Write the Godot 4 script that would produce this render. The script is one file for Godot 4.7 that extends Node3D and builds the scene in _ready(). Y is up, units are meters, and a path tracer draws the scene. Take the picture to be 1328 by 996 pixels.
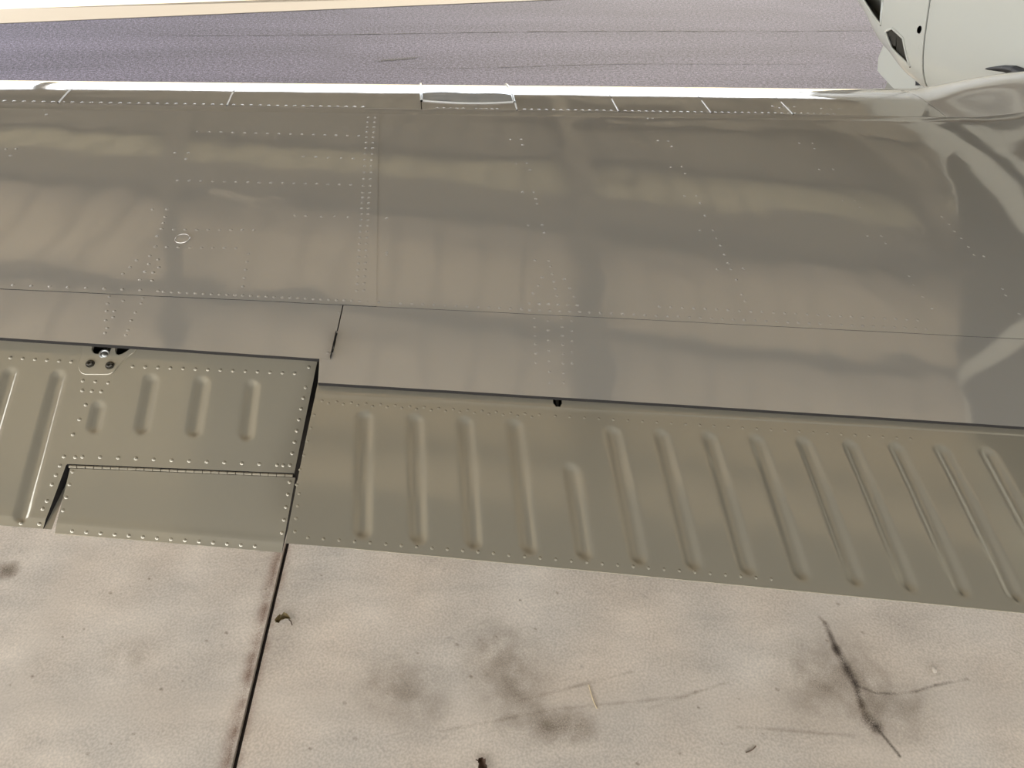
extends Node3D
# A glossy low wing parked under an open shelter, seen from behind and above its trailing edge.
# The wing was measured from the photograph; parts are laid out in the aeroplane's own axes: x towards the fuselage, y up, z towards the tail.

const LEFT_ROWS := [[-0.137, 0.245, -0.141, 0.439, 14], [-0.141, 0.450, -0.146, 0.617, 16], [-0.122, 0.245, -0.128, 0.439, 14], [-0.129, 0.450, -0.134, 0.616, 16], [-0.487, 0.296, -0.155, 0.301, 15], [-0.264, 0.359, -0.163, 0.362, 5], [-0.493, 0.421, -0.165, 0.423, 16], [-0.473, 0.522, -0.334, 0.519, 8], [-0.496, 0.554, -0.359, 0.553, 8], [-0.336, 0.562, -0.336, 0.616, 5], [-0.700, 0.625, -0.471, 0.627, 9], [-0.462, 0.628, -0.141, 0.633, 26]]
const LEFT_PTS := [[-0.515, 0.356], [-0.490, 0.355], [-0.490, 0.371], [-0.830, 0.354], [-0.812, 0.353], [-0.815, 0.370], [-0.811, 0.235], [-0.801, 0.251], [-0.264, 0.489], [-0.244, 0.489], [-0.216, 0.490], [-0.191, 0.489], [-0.166, 0.490], [-0.520, 0.484], [-0.495, 0.483], [-0.494, 0.498], [-0.494, 0.510], [-0.494, 0.521], [-0.498, 0.535], [-0.495, 0.553], [-0.500, 0.570], [-0.485, 0.576], [-0.498, 0.584], [-0.480, 0.589], [-0.501, 0.597], [-0.487, 0.598], [-0.505, 0.610], [-0.485, 0.611], [-0.520, 0.578], [-0.527, 0.590], [-0.535, 0.601]]
const COVEL_PTS := [[-0.546, 0.637], [-0.545, 0.648], [-0.543, 0.659], [-0.540, 0.673], [-0.534, 0.684], [-0.535, 0.691], [-0.522, 0.643], [-0.531, 0.659], [-0.530, 0.668], [-0.493, 0.638], [-0.493, 0.646], [-0.498, 0.660], [-0.501, 0.672], [-0.502, 0.686], [-0.503, 0.693], [-0.177, 0.678], [-0.183, 0.700], [-0.189, 0.707], [-0.174, 0.650]]
const RIGHT_ROWS := [[-0.128, 0.633, 0.135, 0.637, 15], [0.151, 0.628, 0.235, 0.629, 6], [0.149, 0.638, 0.237, 0.638, 6], [0.383, 0.627, 0.862, 0.635, 24], [0.253, 0.639, 0.868, 0.647, 32]]
const RIGHT_PTS := [[0.222, 0.589], [0.228, 0.603], [0.233, 0.616], [0.182, 0.587], [0.172, 0.600], [0.160, 0.613], [0.201, 0.559], [0.202, 0.569], [0.202, 0.581], [0.202, 0.593], [0.202, 0.604], [0.202, 0.615], [0.175, 0.559], [0.202, 0.496], [0.202, 0.510], [0.175, 0.497], [0.200, 0.430], [0.201, 0.444], [0.201, 0.454], [0.177, 0.430], [0.199, 0.303], [0.199, 0.318], [0.175, 0.366], [0.199, 0.365], [0.202, 0.381], [0.175, 0.304], [0.514, 0.301], [0.539, 0.301], [0.540, 0.316], [0.515, 0.368], [0.541, 0.366], [0.541, 0.382], [0.516, 0.432], [0.542, 0.431], [0.543, 0.446], [0.541, 0.471], [0.517, 0.499], [0.545, 0.498], [0.544, 0.512], [0.546, 0.525], [0.546, 0.541], [0.546, 0.555], [0.546, 0.565], [0.519, 0.566], [0.571, 0.564], [0.548, 0.582], [0.546, 0.605], [0.547, 0.615], [0.858, 0.301], [0.891, 0.301], [0.886, 0.315], [0.860, 0.367], [0.894, 0.366], [0.865, 0.434], [0.892, 0.433], [0.894, 0.447], [0.867, 0.501], [0.898, 0.501], [0.897, 0.514], [0.901, 0.568], [0.899, 0.582], [0.902, 0.600], [0.905, 0.617], [1.067, 0.462], [1.069, 0.476], [1.069, 0.489], [1.073, 0.501], [1.074, 0.516], [1.073, 0.530], [1.092, 0.532], [1.079, 0.584], [1.076, 0.594], [1.075, 0.621], [-0.095, 0.490], [-0.095, 0.552], [-0.095, 0.556], [0.531, 0.234], [0.518, 0.234]]
const COVER_ROWS := [[0.155, 0.649, 0.145, 0.710, 6], [0.178, 0.652, 0.162, 0.735, 7], [0.203, 0.648, 0.185, 0.734, 8], [0.219, 0.651, 0.205, 0.709, 5]]
const AIL_ROWS := [[-0.489, 0.067, -0.240, 0.062, 14], [-0.673, 0.064, -0.582, 0.065, 6], [-0.558, 0.097, -0.520, 0.098, 3], [-0.555, 0.114, -0.527, 0.114, 3], [-0.545, 0.138, -0.553, 0.188, 3], [-0.219, 0.049, -0.221, 0.086, 2], [-0.223, 0.105, -0.233, 0.219, 7], [-0.542, 0.224, -0.532, 0.223, 2], [-0.507, 0.222, -0.278, 0.220, 10], [-0.252, 0.220, -0.243, 0.220, 2], [-0.558, 0.224, -0.565, 0.268, 4], [-0.566, 0.293, -0.569, 0.305, 2], [-0.594, 0.327, -0.569, 0.327, 2]]
const TAB_ROWS := [[-0.523, 0.335, -0.271, 0.345, 14], [-0.541, 0.247, -0.541, 0.306, 4], [-0.231, 0.246, -0.235, 0.324, 5]]
const FLAP_ROWS := [[-0.205, 0.099, -0.222, 0.221, 6], [-0.218, 0.235, -0.220, 0.293, 4], [-0.195, 0.071, 0.139, 0.075, 16], [-0.185, 0.075, 0.127, 0.080, 15], [0.164, 0.076, 0.738, 0.081, 26], [-0.202, 0.301, 0.049, 0.313, 13], [0.070, 0.315, 0.433, 0.334, 18]]


const YAW := 0.10824        # the aeroplane points a little left of the camera
const PITCH := 0.7143
const EYE := 1.7
# wing planform: leading edge, chord, incidence, thickness
const CF0 := 0.232          # where the skin meets the hinge strip behind the nose
const INC := 0.046584
const THICK := 0.13839
const X_TIP := -2.9
const X_ROOT := 1.86
const FLAP := {"cf": 0.72058, "dcf": 0.01698, "drop": 0.012, "de": 0.20977, "dx": -0.0121}
const AIL := {"cf": 0.69, "dcf": 0.026, "drop": 0.012, "de": 0.36597, "dx": -0.0576}

var M := {}
var wob := FastNoiseLite.new()
var fine := FastNoiseLite.new()
var used := {}

# ---------------------------------------------------------------- helpers
class MB:
	var v := PackedVector3Array()
	var n := PackedVector3Array()
	var uv := PackedVector2Array()
	var ix := PackedInt32Array()
	func tri(a: Vector3, b: Vector3, c: Vector3, nm: Vector3) -> void:
		var k := v.size()
		v.append_array([a, b, c]); n.append_array([nm, nm, nm]); uv.append_array([Vector2(a.x, a.z), Vector2(b.x, b.z), Vector2(c.x, c.z)])
		if (b - a).cross(c - a).dot(nm) > 0.0: ix.append_array([k, k + 2, k + 1])
		else: ix.append_array([k, k + 1, k + 2])
	func quad(a: Vector3, b: Vector3, c: Vector3, d: Vector3, out: Vector3 = Vector3.ZERO) -> void:
		var nm := (c - a).cross(d - b)
		if nm.length() < 1e-12: return
		nm = nm.normalized()
		if out != Vector3.ZERO and nm.dot(out) < 0.0: nm = -nm
		var k := v.size()
		v.append_array([a, b, c, d]); n.append_array([nm, nm, nm, nm])
		for p in [a, b, c, d]: uv.append(Vector2(p.x, p.z))
		if (b - a).cross(c - a).dot(nm) > 0.0: ix.append_array([k, k + 2, k + 1, k, k + 3, k + 2])
		else: ix.append_array([k, k + 1, k + 2, k, k + 2, k + 3])
	func box(c: Vector3, s: Vector3, b: Basis = Basis.IDENTITY, bev: float = 0.0) -> void:
		# a box with chamfered edges
		var h := s * 0.5
		var f := minf(bev, minf(h.x, minf(h.y, h.z)) * 0.9)
		for ax in 3:
			for sg in [-1.0, 1.0]:
				var a1 := (ax + 1) % 3
				var a2 := (ax + 2) % 3
				var q := []
				for w in [[-1, -1], [1, -1], [1, 1], [-1, 1]]:
					var p := Vector3.ZERO
					p[ax] = h[ax] * sg
					p[a1] = (h[a1] - f) * w[0]
					p[a2] = (h[a2] - f) * w[1]
					q.append(c + b * p)
				var o := Vector3.ZERO
				o[ax] = sg
				quad(q[0], q[1], q[2], q[3], b * o)
		if f <= 0.0: return
		for ax in 3:
			var a1 := (ax + 1) % 3
			var a2 := (ax + 2) % 3
			for s1 in [-1.0, 1.0]:
				for s2 in [-1.0, 1.0]:
					var q := []
					for w in [[-1, 0], [1, 0], [1, 1], [-1, 1]]:
						var p := Vector3.ZERO
						p[ax] = (h[ax] - f) * w[0]
						p[a1] = (h[a1] - (f if w[1] == 1 else 0.0)) * s1
						p[a2] = (h[a2] - (f if w[1] == 0 else 0.0)) * s2
						q.append(c + b * p)
					var o := Vector3.ZERO
					o[a1] = s1; o[a2] = s2
					quad(q[0], q[1], q[2], q[3], b * o)
		for s0 in [-1.0, 1.0]:
			for s1 in [-1.0, 1.0]:
				for s2 in [-1.0, 1.0]:
					var g := Vector3(s0, s1, s2)
					tri(c + b * (Vector3(h.x, h.y - f, h.z - f) * g), c + b * (Vector3(h.x - f, h.y, h.z - f) * g), c + b * (Vector3(h.x - f, h.y - f, h.z) * g), (b * g).normalized())
	func lathe(c: Vector3, axis: Vector3, prof: Array, sides: int = 16) -> void:
		# prof: [radius, height] pairs along the axis
		var z := axis.normalized()
		var x := z.cross(Vector3.UP if absf(z.y) < 0.9 else Vector3.RIGHT).normalized()
		var y := z.cross(x)
		for i in prof.size() - 1:
			var ra: float = prof[i][0]
			var ha: float = prof[i][1]
			var rb: float = prof[i + 1][0]
			var hb: float = prof[i + 1][1]
			for k in sides:
				var t0 := TAU * k / sides
				var t1 := TAU * (k + 1) / sides
				var d0 := x * cos(t0) + y * sin(t0)
				var d1 := x * cos(t1) + y * sin(t1)
				var out := ((d0 + d1) * (hb - ha) - z * (rb - ra) * 2.0)
				quad(c + z * ha + d0 * ra, c + z * ha + d1 * ra, c + z * hb + d1 * rb, c + z * hb + d0 * rb, out)
	func tube(pts: Array, r: float, sides: int = 8) -> void:
		for i in pts.size() - 1:
			var a: Vector3 = pts[i]
			var b: Vector3 = pts[i + 1]
			lathe(a, b - a, [[0.0, 0.0], [r, 0.0], [r, (b - a).length()], [0.0, (b - a).length()]], sides)
	func torus(c: Vector3, axis: Vector3, R: float, r: float, seg: int = 24, sides: int = 8) -> void:
		var z := axis.normalized()
		var x := z.cross(Vector3.UP if absf(z.y) < 0.9 else Vector3.RIGHT).normalized()
		var y := z.cross(x)
		for i in seg:
			for k in sides:
				var q := []
				var o := Vector3.ZERO
				for w in [[0, 0], [1, 0], [1, 1], [0, 1]]:
					var a: float = TAU * (i + w[0]) / seg
					var bb: float = TAU * (k + w[1]) / sides
					var d := x * cos(a) + y * sin(a)
					var nn := d * cos(bb) + z * sin(bb)
					q.append(c + d * R + nn * r)
					o += nn
				quad(q[0], q[1], q[2], q[3], o)
	func mesh() -> ArrayMesh:
		var m := ArrayMesh.new()
		var a := []
		a.resize(Mesh.ARRAY_MAX)
		a[Mesh.ARRAY_VERTEX] = v; a[Mesh.ARRAY_NORMAL] = n; a[Mesh.ARRAY_TEX_UV] = uv; a[Mesh.ARRAY_INDEX] = ix
		m.add_surface_from_arrays(Mesh.PRIMITIVE_TRIANGLES, a)
		return m

func put(called: String, mb: MB, mat: Material, parent: Node = self) -> MeshInstance3D:
	var o := MeshInstance3D.new()
	o.mesh = mb.mesh()
	o.material_override = mat
	return hang(o, called, parent) as MeshInstance3D

func hang(o: Node3D, called: String, parent: Node = self) -> Node3D:
	var key := str(parent.get_instance_id()) + called
	var k: int = used.get(key, 0)
	used[key] = k + 1
	o.name = called if k == 0 else "%s_%03d" % [called, k]
	parent.add_child(o, true)
	return o

func thing(called: String, label: String, category: String, at: Vector3 = Vector3.ZERO, turn: float = 0.0) -> Node3D:
	var o := hang(Node3D.new(), called)
	o.position = at; o.rotation.y = turn
	o.set_meta("label", label); o.set_meta("category", category)
	return o

func part_at(called: String, mb: MB, mat: Material, parent: Node, label: String) -> MeshInstance3D:
	var o := put(called, mb, mat, parent)
	o.set_meta("label", label)
	return o

func stuff(o: Node) -> void: o.set_meta("kind", "stuff")
func structure(o: Node) -> void: o.set_meta("kind", "structure")

func steps(a: float, b: float, n: int) -> PackedFloat32Array:
	var r := PackedFloat32Array()
	for i in n + 1: r.append(lerpf(a, b, float(i) / n))
	return r

# Sheets: f(u, v) is evaluated on a lattice; which(u, v) sorts every cell (-1 main mesh, k >= 0 the k-th piece, -9 left open).
func sheet(f: Callable, us: PackedFloat32Array, vs: PackedFloat32Array, hint: Vector3, skirt: float = 0.0, which: Variant = null, shade_skirt: bool = false) -> Dictionary:
	var nu := us.size()
	var nv := vs.size()
	var P := PackedVector3Array()
	P.resize(nu * nv)
	for j in nv:
		for i in nu: P[j * nu + i] = f.call(us[i], vs[j])
	var N := PackedVector3Array()
	N.resize(nu * nv)
	for j in nv:
		for i in nu:
			var du := P[j * nu + mini(i + 1, nu - 1)] - P[j * nu + maxi(i - 1, 0)]
			var dv := P[mini(j + 1, nv - 1) * nu + i] - P[maxi(j - 1, 0) * nu + i]
			N[j * nu + i] = du.cross(dv).normalized()
	var flip := 1.0
	if N[(nv / 2) * nu + nu / 2].dot(hint) < 0.0: flip = -1.0
	for i in N.size(): N[i] = N[i] * flip
	var cells := {}
	for j in nv - 1:
		for i in nu - 1:
			var id := -1
			if which != null: id = which.call((us[i] + us[i + 1]) * 0.5, (vs[j] + vs[j + 1]) * 0.5)
			if id == -9: continue
			if not cells.has(id): cells[id] = PackedInt32Array()
			cells[id].append(j * nu + i)
	var out := {}
	for id in cells:
		var mb := MB.new()
		var map := {}
		for c in cells[id]:
			var q := [c, c + 1, c + 1 + nu, c + nu]
			var k := []
			for t in q:
				if not map.has(t):
					map[t] = mb.v.size()
					mb.v.append(P[t]); mb.n.append(N[t]); mb.uv.append(Vector2(P[t].x, P[t].z))
				k.append(map[t])
			if flip > 0.0: mb.ix.append_array([k[0], k[2], k[1], k[0], k[3], k[2]])
			else: mb.ix.append_array([k[0], k[1], k[2], k[0], k[2], k[3]])
		out[id] = mb
	if skirt > 0.0 and out.has(-1):
		var mb: MB = MB.new() if shade_skirt else out[-1]
		if shade_skirt: out[-2] = mb  # separate skirt mesh, coloured dark to stand in for edge shade
		var edge := func(a: int, b: int) -> void:
			var mid := (P[a] + P[b]) * 0.5
			mb.quad(P[a], P[b], P[b] - N[b] * skirt, P[a] - N[a] * skirt, mid - P[(nv / 2) * nu + nu / 2])
		for i in nu - 1:
			edge.call(i, i + 1)
			edge.call((nv - 1) * nu + i, (nv - 1) * nu + i + 1)
		for j in nv - 1:
			edge.call(j * nu, (j + 1) * nu)
			edge.call(j * nu + nu - 1, (j + 1) * nu + nu - 1)
	return out

func paint(c: Color, rough: float, metal: float = 0.0, coat: float = 0.0) -> StandardMaterial3D:
	var m := StandardMaterial3D.new()
	m.albedo_color = c; m.roughness = rough; m.metallic = metal
	if coat > 0.0:
		m.clearcoat_enabled = true; m.clearcoat = coat; m.clearcoat_roughness = 0.04
	return m

# ---------------------------------------------------------------- wing shape
func camber(c: float) -> float:
	if c < 0.2025: return 15.957 / 6.0 * (c * c * c - 0.6075 * c * c + 0.041006 * (3.0 - 0.2025) * c)
	return 15.957 * 0.0083038 / 6.0 * (1.0 - c)

func half(c: float) -> float:
	return THICK / 0.2 * (0.2969 * sqrt(maxf(c, 0.0)) - 0.126 * c - 0.3516 * c * c + 0.2843 * c * c * c - 0.1015 * c * c * c * c)

func root_fillet(x: float, w: float) -> float:
	var e := maxf(0.0, x - 1.36)
	return 0.066 * (1.0 - exp(-e * e / 0.075)) * w

func plain(x: float, cf: float, lower: bool = false) -> Vector3:
	var c := 1.621925 + 0.205416 * x
	var up := (camber(cf) + (-half(cf) if lower else half(cf))) * c
	var back := cf * c
	return Vector3(x, 0.885682 - 0.086402 * x + up * cos(INC) - back * sin(INC), -2.133834 - 0.082598 * x + back * cos(INC) + up * sin(INC))

# the sheet metal bulges and sags a little between ribs, spars and stringers
func quilt(x: float, z: float, cf: float) -> float:
	var b := (x + 0.134) / 0.3465
	var k := floori(b)
	var p := sin(PI * (b - k))
	var r := clampf((cf - CF0) / 0.40, -0.5, 1.6)
	var bay := floori(r * 3.0)
	var q := sin(PI * (r * 3.0 - bay))
	var h := sin(float(k) * 12.99 + float(bay) * 78.2) * 43758.5
	h -= floorf(h)
	return 0.00062 * p * p * q * q * (h * 2.0 - 0.75) + 0.00045 * wob.get_noise_2d(x * 100.0, z * 100.0) + 0.00003 * fine.get_noise_2d(x * 100.0, z * 100.0)

func skin(x: float, cf: float) -> Vector3:
	var p := plain(x, cf)
	p.y += root_fillet(x, clampf(1.0 - (cf - CF0) / 0.1, 0.0, 1.0) * 0.6) + quilt(x, p.z, cf)
	return p

# the rounded nose of the wing: d metres forward of the hinge strip along the surface
func nose(x: float, d: float) -> Vector3:
	var base := plain(x, CF0)
	var flat := 0.13 - 0.03 * (1.05 - clampf(x, -1.6, 1.5))
	var R := 0.55
	var t0 := -0.0105
	var y := 0.0
	var z := 0.0
	if d < flat:
		y = -t0 * (d - d * d / (2.0 * flat))
		z = -d
	else:
		var s := d - flat
		var yl := -t0 * flat * 0.5
		if s < R * 0.34907:
			var a := s / R
			z = -(flat + R * sin(a)); y = yl - R * (1.0 - cos(a))
		else:
			var r2 := 0.045
			var b := minf(0.34907 + (s - R * 0.34907) / r2, PI)
			z = -(flat + R * 0.34202 + r2 * (sin(b) - 0.34202)); y = yl - R * 0.060307 - r2 * (0.939693 - cos(b))
	var p := base + Vector3(0, y, z)
	p.y += root_fillet(x, lerpf(0.6, 1.0, clampf(d / 0.2, 0.0, 1.0))) + 0.5 * quilt(x, p.z, 0.3)
	return p

func nose_end(x: float) -> float: return 0.13 - 0.03 * (1.05 - clampf(x, -1.6, 1.5)) + 0.55 * 0.34907 + 0.045 * (PI - 0.34907)

func lap(x: float) -> float: return 0.6415 + 0.0145 * x
func brink_aileron(x: float) -> float: return 0.7206 + 0.0262 * x
func brink_flap(x: float) -> float: return 0.7494 + 0.017 * x

func surf(S: Dictionary, x: float, s: float, lift: float = 0.0) -> Vector3:
	var b := plain(x, S.cf + S.dcf * x)
	return b + Vector3(S.dx * s, -S.drop - sin(S.de) * s + lift * cos(S.de), cos(S.de) * s + lift * sin(S.de))

func flap_end(x: float) -> float: return 0.3225 + 0.0583 * x
func aileron_end(x: float) -> float: return 0.356 + 0.04 * x
func tab_end(x: float) -> float: return 0.3619 + 0.042 * x
func hinge_line(x: float) -> float: return 0.2297 - 0.0105 * x

# depth of a pressed groove: capsule from s0 to s1 at x
func groove(x: float, s: float, bx: float, s0: float, s1: float, hw: float, deep: float) -> float:
	var e := s - clampf(s, s0, s1)
	var d := sqrt((x - bx) * (x - bx) + e * e) / hw
	if d >= 1.0: return 0.0
	var c := cos(d * PI * 0.5)
	return deep * c * c * (1.0 - 0.25 * c * c) / 0.75

func rivet_heads(called: String, parent: Node, mat: Material, f: Callable, rows: Array, pts: Array, r: float, h: float) -> void:
	var all := []
	for w in rows:
		for i in int(w[4]):
			var t := float(i) / maxf(1.0, w[4] - 1.0)
			all.append(Vector2(lerpf(w[0], w[2], t), lerpf(w[1], w[3], t)))
	for w in pts: all.append(Vector2(w[0], w[1]))
	var mb := MB.new()
	for a in all:
		var c: Vector3 = f.call(a.x, a.y)
		var ex: Vector3 = (f.call(a.x + 0.004, a.y) - c).normalized()
		var ez: Vector3 = (f.call(a.x, a.y + 0.004) - c).normalized()
		var up := ez.cross(ex).normalized()
		if up.y < 0.0: up = -up
		ez = ex.cross(up).normalized()
		var k0 := mb.v.size()
		mb.v.append(c + up * h); mb.n.append(up); mb.uv.append(Vector2.ZERO)
		for ring in [[0.6, 0.64, 0.45], [1.0, -0.05, 0.95]]:
			for k in 8:
				var d := ex * cos(TAU * k / 8.0) + ez * sin(TAU * k / 8.0)
				mb.v.append(c + d * r * ring[0] + up * h * ring[1])
				mb.n.append((up + d * 2.0 * h / r * ring[0]).normalized()); mb.uv.append(Vector2.ZERO)
		for k in 8:
			var k1 := (k + 1) % 8
			for w in [[k0, k0 + 1 + k1, k0 + 1 + k], [k0 + 1 + k, k0 + 1 + k1, k0 + 9 + k], [k0 + 9 + k, k0 + 1 + k1, k0 + 9 + k1]]:
				var fc := (mb.v[w[1]] - mb.v[w[0]]).cross(mb.v[w[2]] - mb.v[w[0]])
				if fc.dot(mb.n[w[0]]) > 0.0: mb.ix.append_array([w[0], w[2], w[1]])
				else: mb.ix.append_array(w)
	stuff(put(called, mb, mat, parent))

# a flat plate with the outline given in a surface's own coordinates
func plate(S: Dictionary, outline: PackedVector2Array, top: float, bottom: float) -> MB:
	var mb := MB.new()
	var t := Geometry2D.triangulate_polygon(outline)
	var P := func(p: Vector2, l: float) -> Vector3: return surf(S, p.x, p.y, l)
	var up := Vector3(0, cos(S.de), sin(S.de))
	for i in range(0, t.size(), 3):
		mb.tri(P.call(outline[t[i]], top), P.call(outline[t[i + 1]], top), P.call(outline[t[i + 2]], top), up)
	var c := Vector2.ZERO
	for p in outline: c += p / outline.size()
	for i in outline.size():
		var a := outline[i]
		var b := outline[(i + 1) % outline.size()]
		var e := b - a
		var o2 := Vector2(e.y, -e.x).normalized()
		if Geometry2D.is_point_in_polygon((a + b) * 0.5 + o2 * 0.0005, outline): o2 = -o2
		var bev := 0.0006
		var a1: Vector3 = P.call(a, top); var b1: Vector3 = P.call(b, top)
		var a2: Vector3 = P.call(a + o2 * bev, top - bev); var b2: Vector3 = P.call(b + o2 * bev, top - bev)
		var ow: Vector3 = P.call((a + b) * 0.5 + o2 * 0.01, top) - P.call((a + b) * 0.5, top)
		mb.quad(a1, b1, b2, a2, ow + up * 0.01)
		mb.quad(a2, b2, P.call(b + o2 * bev, bottom), P.call(a + o2 * bev, bottom), ow)
	return mb

func round_outline(pts: PackedVector2Array, r: float) -> PackedVector2Array:
	var out := PackedVector2Array()
	var n := pts.size()
	for i in n:
		var p := pts[i]
		var a := pts[(i + n - 1) % n]
		var b := pts[(i + 1) % n]
		var ra := minf(r, (a - p).length() * 0.45)
		var rb := minf(r, (b - p).length() * 0.45)
		var pa := p + (a - p).normalized() * ra
		var pb := p + (b - p).normalized() * rb
		for k in 5:
			var t := k / 4.0
			out.append(pa.lerp(p, t).lerp(p.lerp(pb, t), t))
	return out

# ---------------------------------------------------------------- materials
func noise_bytes(w: int, h: int, freq: float, seed_: int, oct: int, stretch: Vector2 = Vector2.ONE) -> PackedByteArray:
	var n := FastNoiseLite.new()
	n.seed = seed_; n.frequency = freq; n.fractal_octaves = oct
	n.noise_type = FastNoiseLite.TYPE_SIMPLEX_SMOOTH
	if oct == 1: n.fractal_type = FastNoiseLite.FRACTAL_NONE
	var im := n.get_seamless_image(int(w / stretch.x), int(h / stretch.y), false, false, 0.12, true)
	im.convert(Image.FORMAT_L8)
	im.resize(w, h, Image.INTERPOLATE_CUBIC)
	return im.get_data()

func seg_dist(p: Vector2, a: Vector2, b: Vector2) -> float:
	var t := clampf((p - a).dot(b - a) / (b - a).length_squared(), 0.0, 1.0)
	return (p - a - (b - a) * t).length()

func concrete(w: int, h: int, seed_: int, tint: Color, dirt: Callable, mm: float, origin: Vector2) -> StandardMaterial3D:
	var g := noise_bytes(w, h, 0.22, seed_, 3)
	var b := noise_bytes(w, h, 0.006, seed_ + 1, 4)
	var sp := noise_bytes(w, h, 0.05, seed_ + 2, 3)
	var tr := noise_bytes(w, h, 0.02, seed_ + 3, 4, Vector2(3.0, 1.0))
	var warm := noise_bytes(w, h, 0.004, seed_ + 4, 2)
	var data := PackedByteArray()
	data.resize(w * h * 3)
	for y in h:
		for x in w:
			var i := y * w + x
			var v := 1.0 + (g[i] - 128) * 0.0008 + (b[i] - 128) * 0.0005 + (tr[i] - 128) * 0.0003
			if sp[i] < 62: v -= (62 - sp[i]) * 0.0015
			var t := (warm[i] - 128) * 0.00010
			var k := i * 3
			data[k] = clampi(int(255.0 * tint.r * v * (1.0 + t)), 0, 255)
			data[k + 1] = clampi(int(255.0 * tint.g * v), 0, 255)
			data[k + 2] = clampi(int(255.0 * tint.b * v * (1.0 - t)), 0, 255)
	var im := Image.create_from_data(w, h, false, Image.FORMAT_RGB8, data)
	dirt.call(im, mm, origin)
	im.generate_mipmaps()
	var m := StandardMaterial3D.new()
	m.albedo_texture = ImageTexture.create_from_image(im)
	m.roughness = 0.85
	m.metallic_specular = 0.3
	return m

# a smear of dirt along a line or about a spot: darkens within reach with a ragged edge
func smear(im: Image, mm: float, org: Vector2, a: Vector2, b: Vector2, reach: float, dark: Color, strength: float, ragged: float = 0.6, hardness: float = 1.0) -> void:
	var lo := Vector2(minf(a.x, b.x) - reach, minf(a.y, b.y) - reach)
	var hi := Vector2(maxf(a.x, b.x) + reach, maxf(a.y, b.y) + reach)
	var x0 := maxi(0, int((lo.x - org.x) / mm)); var x1 := mini(im.get_width() - 1, int((hi.x - org.x) / mm))
	var y0 := maxi(0, int((lo.y - org.y) / mm)); var y1 := mini(im.get_height() - 1, int((hi.y - org.y) / mm))
	for y in range(y0, y1 + 1):
		for x in range(x0, x1 + 1):
			var p := org + Vector2(x, y) * mm
			var d := seg_dist(p, a, b) / reach
			if d >= 1.0: continue
			var nz := fine.get_noise_2d(p.x * 900.0, p.y * 900.0) * ragged + wob.get_noise_2d(p.x * 260.0, p.y * 260.0) * ragged
			var k := clampf(pow(1.0 - d, hardness) * strength * (1.0 + nz * 1.6), 0.0, 1.0)
			im.set_pixel(x, y, im.get_pixel(x, y).lerp(dark, k))

func asphalt() -> StandardMaterial3D:
	var w := 1024
	var g := noise_bytes(w, w, 0.30, 71, 2)
	var g2 := noise_bytes(w, w, 0.11, 72, 2)
	var b := noise_bytes(w, w, 0.006, 73, 3, Vector2(5.0, 1.0))
	var data := PackedByteArray()
	data.resize(w * w * 3)
	for i in w * w:
		var v := 1.0 + (g[i] - 128) * 0.0045 + (g2[i] - 128) * 0.0022 + (b[i] - 128) * 0.0007
		var k := i * 3
		data[k] = clampi(int(77.0 * v), 0, 255)
		data[k + 1] = clampi(int(74.0 * v), 0, 255)
		data[k + 2] = clampi(int(87.0 * v), 0, 255)
	var im := Image.create_from_data(w, w, false, Image.FORMAT_RGB8, data)
	im.generate_mipmaps()
	var m := StandardMaterial3D.new()
	m.albedo_texture = ImageTexture.create_from_image(im)
	m.roughness = 0.9
	m.metallic_specular = 0.25
	return m

func ground_quad(mb: MB, q: Array, y: float, org: Vector2, per: Vector2, thick: float) -> void:
	var c := Vector3.ZERO
	for p in q: c += Vector3(p[0], y, p[1]) / q.size()
	var k := mb.v.size()
	for p in q:
		mb.v.append(Vector3(p[0], y, p[1])); mb.n.append(Vector3.UP); mb.uv.append(Vector2((p[0] - org.x) / per.x, (p[1] - org.y) / per.y))
	for i in range(1, q.size() - 1):
		if (mb.v[k + i] - mb.v[k]).cross(mb.v[k + i + 1] - mb.v[k]).y > 0.0: mb.ix.append_array([k, k + i + 1, k + i])
		else: mb.ix.append_array([k, k + i, k + i + 1])
	for i in q.size():
		var a := Vector3(q[i][0], y, q[i][1])
		var b := Vector3(q[(i + 1) % q.size()][0], y, q[(i + 1) % q.size()][1])
		mb.quad(a, b, b + Vector3.DOWN * thick, a + Vector3.DOWN * thick, (a + b) * 0.5 - c)

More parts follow.
